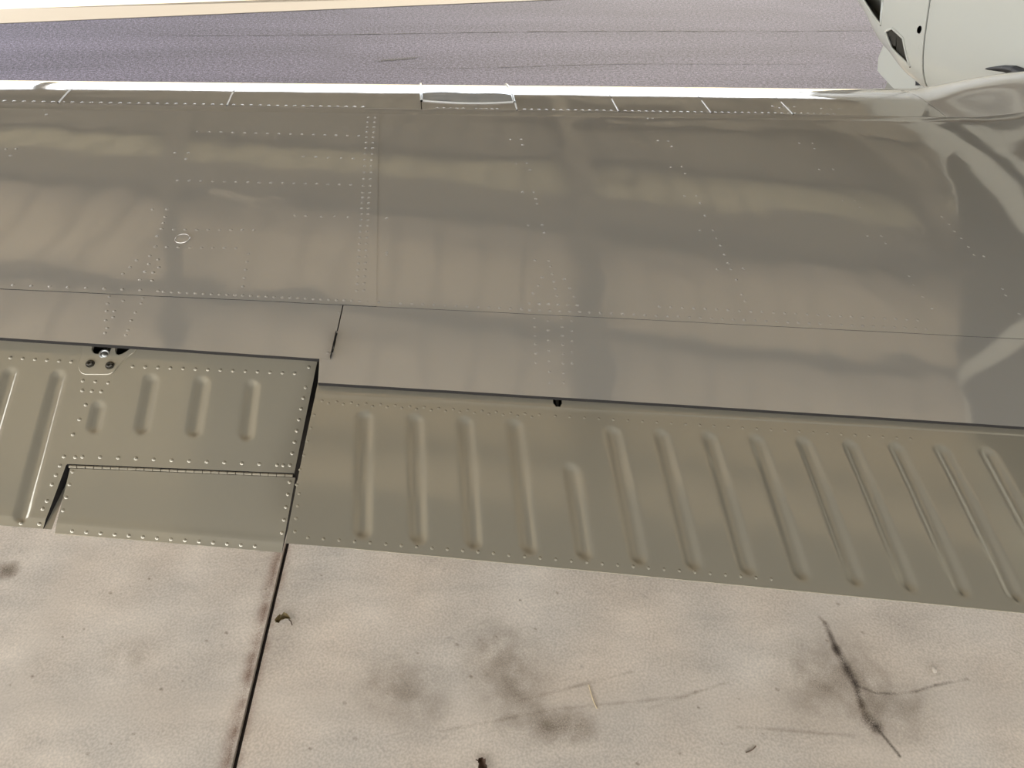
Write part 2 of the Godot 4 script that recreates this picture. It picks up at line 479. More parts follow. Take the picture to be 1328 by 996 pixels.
# ---------------------------------------------------------------- the scene
func _ready() -> void:
	var cam := Camera3D.new()
	cam.name = "camera"
	cam.position = Vector3(0, EYE, 0)
	cam.rotation.x = -PITCH
	cam.fov = rad_to_deg(2.0 * atan(498.0 / 1003.0))
	cam.near = 0.05
	cam.far = 400.0
	add_child(cam)
	cam.current = true
	var sky_mat := ProceduralSkyMaterial.new()
	sky_mat.sky_top_color = Color(0.84, 0.86, 0.89)
	sky_mat.sky_horizon_color = Color(0.90, 0.93, 0.97)
	sky_mat.sky_curve = 0.18
	sky_mat.ground_bottom_color = Color(0.55, 0.52, 0.47)
	sky_mat.ground_horizon_color = Color(0.80, 0.80, 0.80)
	sky_mat.sky_energy_multiplier = 2.2
	sky_mat.ground_energy_multiplier = 1.2
	sky_mat.sun_angle_max = 4.0
	var env := Environment.new()
	env.background_mode = Environment.BG_SKY
	env.sky = Sky.new()
	env.sky.sky_material = sky_mat
	env.tonemap_mode = Environment.TONE_MAPPER_LINEAR
	env.tonemap_exposure = 1.12
	env.sdfgi_enabled = true
	env.ssao_enabled = true
	env.ssil_enabled = true
	var we := WorldEnvironment.new()
	we.name = "environment"
	we.environment = env
	add_child(we)
	var sun := DirectionalLight3D.new()
	sun.name = "sun"
	sun.light_color = Color(1.0, 0.95, 0.86)
	sun.light_energy = 3.4
	sun.light_angular_distance = 0.53
	sun.shadow_enabled = true
	sun.rotation = Vector3(deg_to_rad(-21.0), deg_to_rad(180.0 - 12.0), 0)
	add_child(sun)

	wob.seed = 5; wob.frequency = 0.055; wob.fractal_octaves = 2
	fine.seed = 9; fine.frequency = 0.3; fine.fractal_octaves = 2
	make_materials()
	build_ground()
	build_shelter()
	build_aeroplane()
	build_litter()

func make_materials() -> void:
	M.wing = paint(Color(0.71, 0.68, 0.628), 0.06, 0.35)
	M.fairing = paint(Color(0.78, 0.75, 0.70), 0.10, 0.2)
	M.seal = paint(Color(0.80, 0.78, 0.74), 0.4)  # pale white; also colours the highlights built along the nose seams
	M.flap = paint(Color(0.65, 0.612, 0.53), 0.12, 0.35)
	M.white = paint(Color(0.71, 0.705, 0.66), 0.18, 0.0)
	M.dark = paint(Color(0.03, 0.028, 0.025), 0.7)
	M.gap_shade = paint(Color(0.13, 0.11, 0.09), 0.85)  # shade of gaps and overhangs put into a dark colour
	M.rubber = paint(Color(0.035, 0.034, 0.034), 0.6)
	M.steel = paint(Color(0.62, 0.61, 0.58), 0.38, 0.9)
	M.dull = paint(Color(0.30, 0.28, 0.24), 0.45, 0.6)
	M.slat = paint(Color(0.50, 0.49, 0.45), 0.5, 0.1)
	M.vent = paint(Color(0.24, 0.23, 0.20), 0.5)
	M.glass = paint(Color(0.05, 0.065, 0.065), 0.05, 0.0)
	M.teal = paint(Color(0.16, 0.18, 0.18), 0.15)
	M.brown = paint(Color(0.25, 0.20, 0.15), 0.15)
	M.lens = paint(Color(0.78, 0.79, 0.80), 0.04, 0.55)
	M.line = paint(Color(0.42, 0.40, 0.36), 0.5)
	M.roof_rear = paint(Color(0.86, 0.83, 0.78), 0.55)
	M.roof_mid = paint(Color(0.64, 0.64, 0.57), 0.5)
	M.roof_back = paint(Color(0.72, 0.70, 0.64), 0.6)
	M.roof_front = paint(Color(0.24, 0.225, 0.21), 0.6)
	M.roof_dimmer = paint(Color(0.20, 0.19, 0.17), 0.7)  # added dark half overhead, dims the flap and cuts rear light
	M.beam = paint(Color(0.26, 0.24, 0.21), 0.6)
	M.leaf = paint(Color(0.36, 0.29, 0.14), 0.7)
	M.leaf_dark = paint(Color(0.26, 0.17, 0.08), 0.7)
	M.straw = paint(Color(0.70, 0.62, 0.48), 0.7)
	M.twig = paint(Color(0.36, 0.29, 0.22), 0.8)
	M.pebble = paint(Color(0.62, 0.57, 0.50), 0.8)

func build_ground() -> void:
	var mm := 0.00167
	var dirt_right := func(im: Image, m: float, o: Vector2) -> void:
		var dk := Color(0.16, 0.13, 0.10)
		var br := Color(0.33, 0.28, 0.22)
		# the dark crack-like stain and the grey smudge around its foot
		smear(im, m, o, Vector2(0.80, -0.92), Vector2(0.72, -0.90), 0.15, br, 0.34, 0.5, 1.3)
		smear(im, m, o, Vector2(0.81, -0.83), Vector2(0.90, -0.84), 0.10, br, 0.26, 0.5, 1.3)
		smear(im, m, o, Vector2(0.774, -1.058), Vector2(0.779, -0.981), 0.010, Color(0.20, 0.165, 0.13), 0.55, 0.4)
		smear(im, m, o, Vector2(0.779, -0.990), Vector2(0.795, -0.903), 0.016, Color(0.20, 0.165, 0.13), 0.62, 0.4, 1.2)
		smear(im, m, o, Vector2(0.795, -0.903), Vector2(0.792, -0.848), 0.010, dk, 0.5, 0.6)
		smear(im, m, o, Vector2(0.797, -0.815), Vector2(0.808, -0.800), 0.022, dk, 0.72, 0.5, 1.3)
		smear(im, m, o, Vector2(0.792, -0.855), Vector2(0.797, -0.815), 0.014, br, 0.5, 0.5)
		smear(im, m, o, Vector2(0.812, -0.790), Vector2(0.836, -0.736), 0.005, dk, 0.4, 0.6)
		smear(im, m, o, Vector2(0.765, -1.075), Vector2(0.774, -1.058), 0.006, br, 0.5, 0.5)
		# a fine crack running right from the stain
		var last := Vector2(0.800, -0.895)
		for p in [Vector2(0.835, -0.878), Vector2(0.88, -0.876), Vector2(0.93, -0.882), Vector2(0.98, -0.897), Vector2(1.06, -0.912)]:
			smear(im, m, o, last, p, 0.005, dk, 0.22, 0.7)
			last = p
		# broad grey smudges and trowel arcs
		smear(im, m, o, Vector2(-0.03, -0.97), Vector2(0.02, -0.86), 0.12, br, 0.30, 0.5)
		smear(im, m, o, Vector2(-0.28, -0.90), Vector2(-0.22, -0.87), 0.10, br, 0.22, 0.6)
		smear(im, m, o, Vector2(0.08, -0.80), Vector2(0.15, -0.80), 0.05, br, 0.35, 0.6)
		for a in [[Vector2(0.02, -0.86), Vector2(0.28, -0.93)], [Vector2(0.31, -0.84), Vector2(0.42, -0.88)], [Vector2(0.42, -0.88), Vector2(0.52, -0.91)], [Vector2(-0.16, -0.79), Vector2(0.10, -0.84)], [Vector2(0.1, -0.84), Vector2(0.4, -0.87)], [Vector2(0.5, -0.80), Vector2(0.75, -0.78)]]:
			smear(im, m, o, a[0], a[1], 0.006, br, 0.13, 0.9)
		for k in 34:
			var p := Vector2(-0.5 + 1.7 * fmod(k * 0.618034, 1.0), -1.2 + 0.55 * fmod(k * 0.7548777, 1.0))
			smear(im, m, o, p, p + Vector2(0.003, 0.002), 0.002 + 0.004 * fmod(k * 0.337, 1.0), br, 0.4, 0.7)
		# rusty dirt along the joint
		smear(im, m, o, Vector2(-0.612, -1.4), Vector2(-0.586, -0.5), 0.03, Color(0.36, 0.26, 0.2), 0.35, 0.6, 2.0)
	var dirt_left := func(im: Image, m: float, o: Vector2) -> void:
		var dk := Color(0.16, 0.13, 0.10)
		var br := Color(0.33, 0.28, 0.22)
		smear(im, m, o, Vector2(-1.36, -1.21), Vector2(-1.32, -1.215), 0.035, br, 0.6, 0.5)
		smear(im, m, o, Vector2(-0.94, -0.97), Vector2(-0.90, -0.97), 0.06, br, 0.18, 0.6)
		smear(im, m, o, Vector2(-0.63, -1.4), Vector2(-0.605, -0.5), 0.035, Color(0.36, 0.26, 0.2), 0.40, 0.6, 2.0)
		for k in 22:
			var p := Vector2(-1.3 + 0.75 * fmod(k * 0.618034, 1.0), -1.2 + 0.55 * fmod(k * 0.7548777, 1.0))
			smear(im, m, o, p, p + Vector2(0.003, 0.002), 0.002 + 0.004 * fmod(k * 0.337, 1.0), br, 0.4, 0.7)
	var tint := Color(0.745, 0.69, 0.62)
	var floor_node := hang(Node3D.new(), "floor")
	structure(floor_node)
	# joint from (-0.61,-1.3) to (-0.594,-0.71): both slabs follow it
	var jx := func(z: float) -> float: return -0.602 + 0.0271 * (z + 1.005)
	var o_r := Vector2(-0.65, -1.75)
	var w_r := 1536
	var h_r := 960
	var m_r := concrete(w_r, h_r, 21, tint, dirt_right, mm, o_r)
	var mb := MB.new()
	ground_quad(mb, [[jx.call(-4.2) + 0.006, -4.2], [9.0, -4.2], [9.0, 5.0], [jx.call(5.0) + 0.006, 5.0]], 0.0, o_r, Vector2(w_r, h_r) * mm, 0.12)
	put("slab", mb, m_r, floor_node)
	var o_l := Vector2(-1.87, -1.75)
	var m_l := concrete(768, 960, 47, tint, dirt_left, mm, o_l)
	mb = MB.new()
	ground_quad(mb, [[-9.0, -4.2], [jx.call(-4.2) - 0.006, -4.2], [jx.call(5.0) - 0.006, 5.0], [-9.0, 5.0]], 0.0, o_l, Vector2(768, 960) * mm, 0.12)
	put("slab", mb, m_l, floor_node)
	mb = MB.new()
	ground_quad(mb, [[jx.call(-4.2) - 0.006, -4.2], [jx.call(-4.2) + 0.006, -4.2], [jx.call(5.0) + 0.006, 5.0], [jx.call(5.0) - 0.006, 5.0]], -0.014, Vector2.ZERO, Vector2.ONE, 0.1)
	put("joint_filler", mb, paint(Color(0.13, 0.09, 0.06), 0.9), floor_node)
	# asphalt taxi lane, then a kerb strip and the bright pavement beyond
	var e := func(x: float) -> float: return -5.963 - 0.1523 * (x + 3.72)
	var e2 := func(x: float) -> float: return -6.312 - 0.0945 * (x + 3.894)
	mb = MB.new()
	ground_quad(mb, [[-30.0, e.call(-30.0)], [16.0, e.call(16.0)], [16.0, -4.2], [-30.0, -4.2]], -0.004, Vector2(0.3, 0.2), Vector2(3.3, 3.3), 0.2)
	var lane := put("asphalt_lane", mb, asphalt())
	structure(lane)
	var rng := RandomNumberGenerator.new()
	rng.seed = 4
	for c in [[Vector2(-2.6, -5.69), Vector2(3.0, -5.83), 0.007], [Vector2(-0.88, -5.165), Vector2(-0.60, -5.232), 0.022], [Vector2(-0.9, -5.03), Vector2(2.2, -5.14), 0.004]]:
		var cb := MB.new()
		var n := 60
		var pa := Vector2.ZERO
		for i in n + 1:
			var t := float(i) / n
			var p: Vector2 = (c[0] as Vector2).lerp(c[1], t) + Vector2(0, rng.randf_range(-1, 1) * c[2] * 0.8 + 0.02 * sin(t * 9.0) * float(c[2] < 0.02))
			var wd: float = c[2] * rng.randf_range(0.25, 1.0) * sqrt(sin(PI * clampf(t, 0.03, 0.97)))
			if i > 0:
				cb.quad(Vector3(pa.x, -0.002, pa.y - wd), Vector3(p.x, -0.002, p.y - wd), Vector3(p.x, -0.002, p.y + wd), Vector3(pa.x, -0.002, pa.y + wd), Vector3.UP)
			pa = p
		put("crack", cb, paint(Color(0.15, 0.135, 0.15), 0.95), lane)
	mb = MB.new()
	ground_quad(mb, [[-3.9, e2.call(-3.9)], [16.0, e2.call(16.0)], [16.0, e.call(16.0)], [-3.9, e.call(-3.9)]], 0.0, Vector2.ZERO, Vector2.ONE, 0.15)
	ground_quad(mb, [[-30.0, e2.call(-3.9) + 0.28], [-3.9, e2.call(-3.9)], [-3.9, e.call(-3.9)], [-30.0, e.call(-30.0)]], 0.0, Vector2.ZERO, Vector2.ONE, 0.15)
	structure(put("kerb_strip", mb, paint(Color(0.57, 0.53, 0.47), 0.9)))
	mb = MB.new()
	ground_quad(mb, [[-3.9, -70.0], [60.0, -70.0], [60.0, e2.call(60.0)], [-3.9, e2.call(-3.9)]], -0.002, Vector2.ZERO, Vector2.ONE, 0.15)
	ground_quad(mb, [[-60.0, -70.0], [-3.9, -70.0], [-3.9, e2.call(-3.9)], [-60.0, e2.call(-3.9) + 0.6]], -0.002, Vector2.ZERO, Vector2.ONE, 0.15)
	structure(put("far_pavement", mb, paint(Color(0.88, 0.83, 0.72), 0.9)))
	mb = MB.new()
	mb.box(Vector3(0, -0.45, -10), Vector3(140, 0.5, 140))
	structure(put("ground", mb, paint(Color(0.52, 0.49, 0.42), 0.95)))

func build_shelter() -> void:
	# open-sided shelter: ribbed roof sheets on purlins and rafters, on posts
	var c := hang(Node3D.new(), "ceiling")
	structure(c)
	var H := 3.6
	var sheets := [[-13.0, -9.2, M.roof_front], [-9.25, -5.45, M.roof_front], [-5.5, -4.1, M.roof_mid], [-4.15, -1.45, M.roof_rear], [-1.5, 3.6, M.roof_back]]  # unseen sheets, each tone set for what the wing reflects
	var lap_up := 0.0
	for s in sheets:
		lap_up = 0.006 - lap_up
		for half_ in 2:
			var mb := MB.new()
			var x := -6.72 + 5.6 * half_
			while x < -1.13 + 10.36 * half_:
				var prof := [[0.0, 0.0], [0.19, 0.0], [0.21, 0.032], [0.26, 0.032], [0.28, 0.0]]
				for i in 4:
					var a := Vector3(x + prof[i][0], H + prof[i][1] + lap_up, s[0])
					var b := Vector3(x + prof[i + 1][0], H + prof[i + 1][1] + lap_up, s[0])
					var dz := Vector3(0, 0, s[1] - s[0])
					mb.quad(a, b, b + dz, a + dz, Vector3.DOWN)
					var up := Vector3(0, 0.004, 0)
					mb.quad(a + up, b + up, b + dz + up, a + dz + up, Vector3.UP)
				x += 0.28
			put("roof_sheet", mb, M.roof_dimmer if half_ == 1 and s[1] > 2.0 else s[2], c)  # right rear sheets made dark to dim the flap
	for z in [-12.9, -11.2, -9.2, -7.4, -5.46, -2.9, -1.9, -0.6, 0.7, 2.1, 3.4]:
		var mb := MB.new()
		mb.box(Vector3(1.26, H - 0.06, z), Vector3(15.96, 0.12, 0.07), Basis.IDENTITY, 0.008)
		put("purlin", mb, M.beam, c)
	var bm := MB.new()
	bm.box(Vector3(1.26, H - 0.11, -4.2), Vector3(15.96, 0.20, 0.46), Basis.IDENTITY, 0.01)
	put("beam", bm, M.beam, c)
	for x in [-6.4, -4.6, 0.85, 3.6, 6.3, 8.9]:
		var mb := MB.new()
		mb.box(Vector3(x, H - 0.21, -4.3), Vector3(0.14, 0.18, 15.2), Basis.IDENTITY, 0.01)
		put("rafter", mb, M.beam, c)
	var lb := MB.new()
	lb.box(Vector3(-1.25, H - 0.30, -3.75), Vector3(0.40, 0.03, 0.05), Basis.IDENTITY, 0.02)
	lb.box(Vector3(-1.25, H - 0.13, -3.75), Vector3(0.04, 0.27, 0.04))
	put("light_batten", lb, M.seal, c)
	var br := MB.new()
	br.box(Vector3(-1.95, H - 0.17, -4.6), Vector3(0.12, 0.1, 4.6), Basis(Vector3.UP, 0.27), 0.01)
	put("brace", br, M.beam, c)
	for z in [-11.6, 3.0]:
		for x in [-6.4, 8.9]:
			var mb := MB.new()
			mb.box(Vector3(x, (H - 0.3) * 0.5, z), Vector3(0.14, H - 0.3, 0.14), Basis.IDENTITY, 0.01)
			mb.box(Vector3(x, 0.01, z), Vector3(0.3, 0.02, 0.3), Basis.IDENTITY, 0.004)
			structure(put("shelter_post", mb, M.beam))

# ---------------------------------------------------------------- fuselage shape
func along(z: float, t: Array) -> float:
	if z <= t[0][0]: return t[0][1]
	for i in t.size() - 1:
		if z < t[i + 1][0]:
			var k: float = (z - t[i][0]) / (t[i + 1][0] - t[i][0])
			k = k * k * (3.0 - 2.0 * k) * 0.5 + k * 0.5
			return lerpf(t[i][1], t[i + 1][1], k)
	return t[t.size() - 1][1]

func body_low(z: float) -> float: return along(z, [[-4.15, 0.90], [-3.6, 0.77], [-3.37, 0.70], [-3.1, 0.625], [-2.9, 0.585], [-2.7, 0.575], [-1.0, 0.56], [0.5, 0.58], [3.0, 0.85]])
func body_top(z: float) -> float: return along(z, [[-4.15, 1.12], [-3.7, 1.27], [-2.7, 1.38], [-2.38, 1.41], [-1.25, 1.96], [0.1, 1.98], [1.2, 1.80], [3.0, 1.45]])
func body_half(z: float) -> float: return along(z, [[-4.15, 0.27], [-3.5, 0.50], [-3.1, 0.53], [-2.7, 0.53], [-1.5, 0.56], [0.3, 0.54], [3.0, 0.24]])

func body(z: float, a: float) -> Vector3:
	var lo := body_low(z)
	var hi := body_top(z)
	var e := 2.0 / 5.0
	var cx := signf(cos(a)) * pow(absf(cos(a)), e)
	var sy := signf(sin(a)) * pow(absf(sin(a)), e)
	return Vector3(2.33 + body_half(z) * cx, (lo + hi) * 0.5 + (hi - lo) * 0.5 * sy, z)

func body_side(z: float, y: float, out: float = 0.0) -> Vector3:
	var lo := body_low(z)
	var hi := body_top(z)
	var r := clampf(absf((y - (lo + hi) * 0.5) / ((hi - lo) * 0.5)), 0.0, 0.995)
	return Vector3(2.33 - body_half(z) * pow(1.0 - pow(r, 5.0), 1.0 / 5.0) - out, y, z)

func seam(y: float) -> float: return -2.72 - 0.35 * (y - 0.72)

func spread(a: float, b: float, step: float) -> PackedFloat32Array: return steps(a, b, maxi(1, int(ceil(absf(b - a) / step))))

func ends(mb: MB, top: Callable, bottom: Callable, ss: PackedFloat32Array, out: Vector3) -> void:
	for i in ss.size() - 1:
		mb.quad(top.call(ss[i]), top.call(ss[i + 1]), bottom.call(ss[i + 1]), bottom.call(ss[i]), out)

func build_aeroplane() -> void:
	var p := thing("airplane", "grey-beige low-wing airplane with a glossy riveted wing, white nose cowling and slatted vents", "airplane", Vector3.ZERO, YAW)
	build_wing_skins(p)
	build_aileron(p)
	build_flap(p)
	build_body(p)
	build_gear(p)

func build_wing_skins(p: Node3D) -> void:
	# nose skins, split at the butt joints; the clear-edged landing light lens sits in one of them
	var cuts := [X_TIP, -1.2, -0.797, -0.4485, -0.017, 0.207, 0.455, 0.69, 0.905, 1.33, X_ROOT]
	var first_row := 0.034
	for i in cuts.size() - 1:
		var a: float = cuts[i] + 0.0008
		var b: float = cuts[i + 1] - 0.0008
		var us := spread(a, b, 0.012 if a > -1.25 else 0.1)
		if absf(a + 0.0162) < 0.001:
			var s0 := sheet(func(x, t): return nose(x, lerpf(first_row, 0.082 - 0.012 * sin(PI * clampf((x - a) / (b - a), 0.0, 1.0)), t)), us, steps(0, 1, 5), Vector3.UP, 0.0015)
			put("nose_skin", s0[-1], M.wing, p)
			var bulge := func(x, t):
				var d := lerpf(0.083 - 0.012 * sin(PI * clampf((x - a) / (b - a), 0.0, 1.0)), nose_end(x), t)
				var q := nose(x, d)
				var w := sin(PI * clampf((x - a) / (b - a), 0.0, 1.0))
				var m := 0.0011 * sin(x * 34.0 + 1.0) * sqrt(maxf(w, 0.0)) + 0.0022 * w
				return q + Vector3(0, m * sin(PI * minf(t * 1.6, 1.0)), 0)
			var s1 := sheet(bulge, us, steps(0, 1, 40), Vector3.UP, 0.003)
			var lens := part_at("landing_light_lens", s1[-1], M.lens, p, "smooth curved landing light lens set in the wing's nose")
			var rim_path := []
			for k in 25:
				var x := lerpf(a, b, k / 24.0)
				rim_path.append(nose(x, 0.083 - 0.012 * sin(PI * k / 24.0)) + Vector3(0, 0.0012, 0))
			var rf := MB.new()
			rf.tube(rim_path, 0.0022, 6)
			put("lens_frame", rf, M.seal, lens)
			for e in [a, b]:
				var path := []
				for k in 24: path.append(nose(e, lerpf(0.08, nose_end(e) * 0.7, k / 23.0)) + Vector3(0, 0.001, 0))
				var f := MB.new()
				f.tube(path, 0.0032, 8)
				put("lens_frame", f, M.white, lens)
		else:
			var s2 := sheet(func(x, t): return nose(x, lerpf(first_row, nose_end(x), t)), us, steps(0, 1, 46), Vector3.UP, 0.0015)
			put("nose_skin" if a < 1.3 else "root_fairing", s2[-1], M.wing if a < 1.3 else M.fairing, p)
			if a > -0.9 and a < 1.0:
				var path := []
				for k in 9: path.append(nose(cuts[i], lerpf(0.036, 0.115, k / 8.0)) + Vector3(0, 0.0004, 0))
				var sb := MB.new()
				sb.tube(path, 0.0019, 6)
				put("seam_highlight", sb, M.seal, p)  # pale tube stands in for the highlight on the seam edge
	var xs := spread(X_TIP, -1.3, 0.1)
	xs.append_array(spread(-1.29, X_ROOT, 0.016))
	var strip := sheet(func(x, t): return nose(x, first_row - 0.0006 - (first_row - 0.0016) * t) - Vector3(0, 0.0002 + 0.00045 * sin(PI * t), 0), xs, steps(0, 1, 8), Vector3.UP, 0.004)
	put("hinge_strip", strip[-1], M.wing, p)
	# upper skins: the outboard one laps over the inboard one at the double rivet row
	var us_l := spread(X_TIP, -1.1, 0.06)
	us_l.append_array(spread(-1.09, -0.112, 0.007))
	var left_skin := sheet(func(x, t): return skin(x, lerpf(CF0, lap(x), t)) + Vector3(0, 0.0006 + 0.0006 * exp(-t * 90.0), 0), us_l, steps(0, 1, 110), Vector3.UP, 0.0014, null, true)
	var ls := put("upper_skin", left_skin[-1], M.wing, p)
	put("skin_edge_shade", left_skin[-2], M.gap_shade, ls)  # dark colour draws the shade line along the skin lap
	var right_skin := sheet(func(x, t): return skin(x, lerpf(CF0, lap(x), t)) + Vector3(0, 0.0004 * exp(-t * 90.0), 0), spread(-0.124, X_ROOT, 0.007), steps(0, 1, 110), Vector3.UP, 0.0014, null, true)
	var rs := put("upper_skin", right_skin[-1], M.wing, p)
	put("skin_edge_shade", right_skin[-2], M.gap_shade, rs)  # same painted shade line on the inboard skin
	rivet_heads("rivets", ls, M.wing, func(x, c): return skin(x, c) + Vector3(0, 0.0006, 0), LEFT_ROWS, LEFT_PTS, 0.0032, 0.0011)
	rivet_heads("rivets", rs, M.wing, skin, RIGHT_ROWS, RIGHT_PTS, 0.0032, 0.0011)
	var le_rows := [[-1.1, 0.043, -0.46, 0.041, 34], [-0.435, 0.041, -0.15, 0.04, 16], [0.02, 0.041, 0.08, 0.041, 5], [0.11, 0.041, 0.16, 0.041, 5], [0.225, 0.04, 1.02, 0.042, 46], [0.87, 0.085, 0.93, 0.085, 3], [0.885, 0.075, 0.91, 0.075, 2], [1.0, 0.075, 1.05, 0.075, 3]]
	rivet_heads("rivets", p, M.wing, nose, le_rows, [], 0.0042, 0.0008)
	# cove panels behind the rear spar, overhanging aileron and flap
	var edge_l := func(c: float) -> float: return -0.168 - 0.196 * (c - 0.639)
	var cl := sheet(func(u, t):
		var c: float = lerpf(lap(u) - 0.010, brink_aileron(u), t)
		var x: float = lerpf(u, edge_l.call(c) - 0.0012, clampf((u + 0.40) / 0.23, 0.0, 1.0) if u > -0.40 else 0.0) if u > -0.40 else u
		return skin(x, lerpf(lap(x) - 0.010, brink_aileron(x), t)) - Vector3(0, 0.0006, 0),
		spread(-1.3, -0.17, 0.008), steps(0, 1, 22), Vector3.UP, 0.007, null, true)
	var cp := put("cove_panel", cl[-1], M.wing, p)
	put("panel_edge_shade", cl[-2], M.gap_shade, cp)  # deep dark lip paints the shadow line above the aileron
	var far := sheet(func(x, t): return skin(x, lerpf(lap(x) - 0.010, brink_aileron(x), t)) - Vector3(0, 0.0006, 0), spread(X_TIP, -1.301, 0.1), steps(0, 1, 6), Vector3.UP, 0.0022)
	put("cove_panel", far[-1], M.wing, p)
	rivet_heads("rivets", cp, M.wing, func(x, c): return skin(x, c) - Vector3(0, 0.0006, 0), [], COVEL_PTS, 0.0029, 0.0010)
	# inboard panel: beside the outboard one, then below it a tongue further out
	var vs := PackedFloat32Array()
	for k in 15: vs.append(float(k) / 14.0 * 0.66)
	vs.append_array([0.664, 0.70, 0.76, 0.82, 0.88, 0.94, 1.0])
	var cr := sheet(func(u, t):
		var c0 := lerpf(0.629, 0.7462, t)
		var left: float = edge_l.call(c0) + 0.0006 if t < 0.662 else -0.2015
		var x: float = u if u > -0.05 else lerpf(left, -0.05, (u + 0.2) / 0.15)
		return skin(x, lerpf(lap(x) - 0.010, brink_flap(x), t)) - Vector3(0, 0.0008, 0),
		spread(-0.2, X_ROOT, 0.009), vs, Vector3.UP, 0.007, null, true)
	var cq := put("cove_panel", cr[-1], M.wing, p)
	put("panel_edge_shade", cr[-2], M.gap_shade, cq)  # deep dark lip paints the shadow line above the flap
	rivet_heads("rivets", cq, M.wing, func(x, c): return skin(x, c) - Vector3(0, 0.0008, 0), COVER_ROWS, [], 0.0028, 0.0009)
	# the tank's flush cap ring
	var cap := MB.new()
	var c0 := skin(-0.454, 0.538)
	var nm := Vector3(0, 0.99, 0.135).normalized()
	cap.torus(c0 + nm * 0.001, nm, 0.0125, 0.0010, 28, 6)
	cap.lathe(c0, nm, [[0.0115, 0.0012], [0.0, 0.0014]], 24)
	put("flush_cap", cap, M.wing, p)
	# underside and closing web
	var web_at := func(x: float) -> float: return 0.70 if x > -0.19 else 0.672
	var under := sheet(func(x, t):
		var a := nose(x, nose_end(x))
		var b := plain(x, 0.70) - Vector3(0, 0.085, 0)
		return a.lerp(b, t) - Vector3(0, 0.03 * sin(PI * t), 0), spread(X_TIP, X_ROOT, 0.12), steps(0, 1, 10), Vector3.DOWN)
	put("lower_skin", under[-1], M.wing, p)
	var web := MB.new()
	for pair in [[X_TIP, -0.19], [-0.19, X_ROOT]]:
		var c: float = web_at.call((pair[0] + pair[1]) * 0.5)
		var n := 12
		for i in n:
			var xa := lerpf(pair[0], pair[1], float(i) / n)
			var xb := lerpf(pair[0], pair[1], float(i + 1) / n)
			var dn := Vector3(0, 0.085, 0)
			web.quad(plain(xa, c) - Vector3(0, 0.004, 0), plain(xb, c) - Vector3(0, 0.004, 0), plain(xb, 0.70) - dn, plain(xa, 0.70) - dn, Vector3.BACK)
	put("rear_spar", web, M.dull, p)

func aileron_top(x: float, s: float) -> Vector3:
	var cut := (tab_end(x) if x > -0.548 else aileron_end(x)) - 0.015
	var dent := 0.0
	if x > -0.49 and x < -0.285 and s < 0.2:
		dent = groove(x, s, -0.456, 0.090, 0.171, 0.0125, 0.0046) + groove(x, s, -0.380, 0.089, 0.171, 0.0125, 0.0046) + groove(x, s, -0.303, 0.090, 0.172, 0.0125, 0.0046)
	elif x > -0.545 and x <= -0.49 and s < 0.2: dent = groove(x, s, -0.525, 0.141, 0.174, 0.0115, 0.0042)
	elif x < -0.57:
		var k := roundf((x + 0.595) / 0.0715)
		dent = groove(x, s, -0.595 + k * 0.0715, 0.092, 0.316, 0.0125, 0.0046)
	var l := -dent - (maxf(0.0, s - cut) * 0.10 if s > cut else 0.0) + 0.0007 * exp(-(s - cut) * (s - cut) / 0.00003) + 0.00016 * wob.get_noise_2d(x * 130.0, s * 130.0)
	return surf(AIL, x, s, l)

func aileron_bead(x: float, s: float) -> int:
	for k in 3:
		if groove(x, s, -0.456 + 0.0765 * k, 0.0895, 0.171, 0.0125, 1.0) > 0.0: return k
	if groove(x, s, -0.525, 0.141, 0.174, 0.0115, 1.0) > 0.0: return 3
	if x < -0.57:
		var k := roundf((x + 0.595) / 0.0715)
		if groove(x, s, -0.595 + k * 0.0715, 0.092, 0.316, 0.0125, 1.0) > 0.0: return 4 - int(k)
	return -1

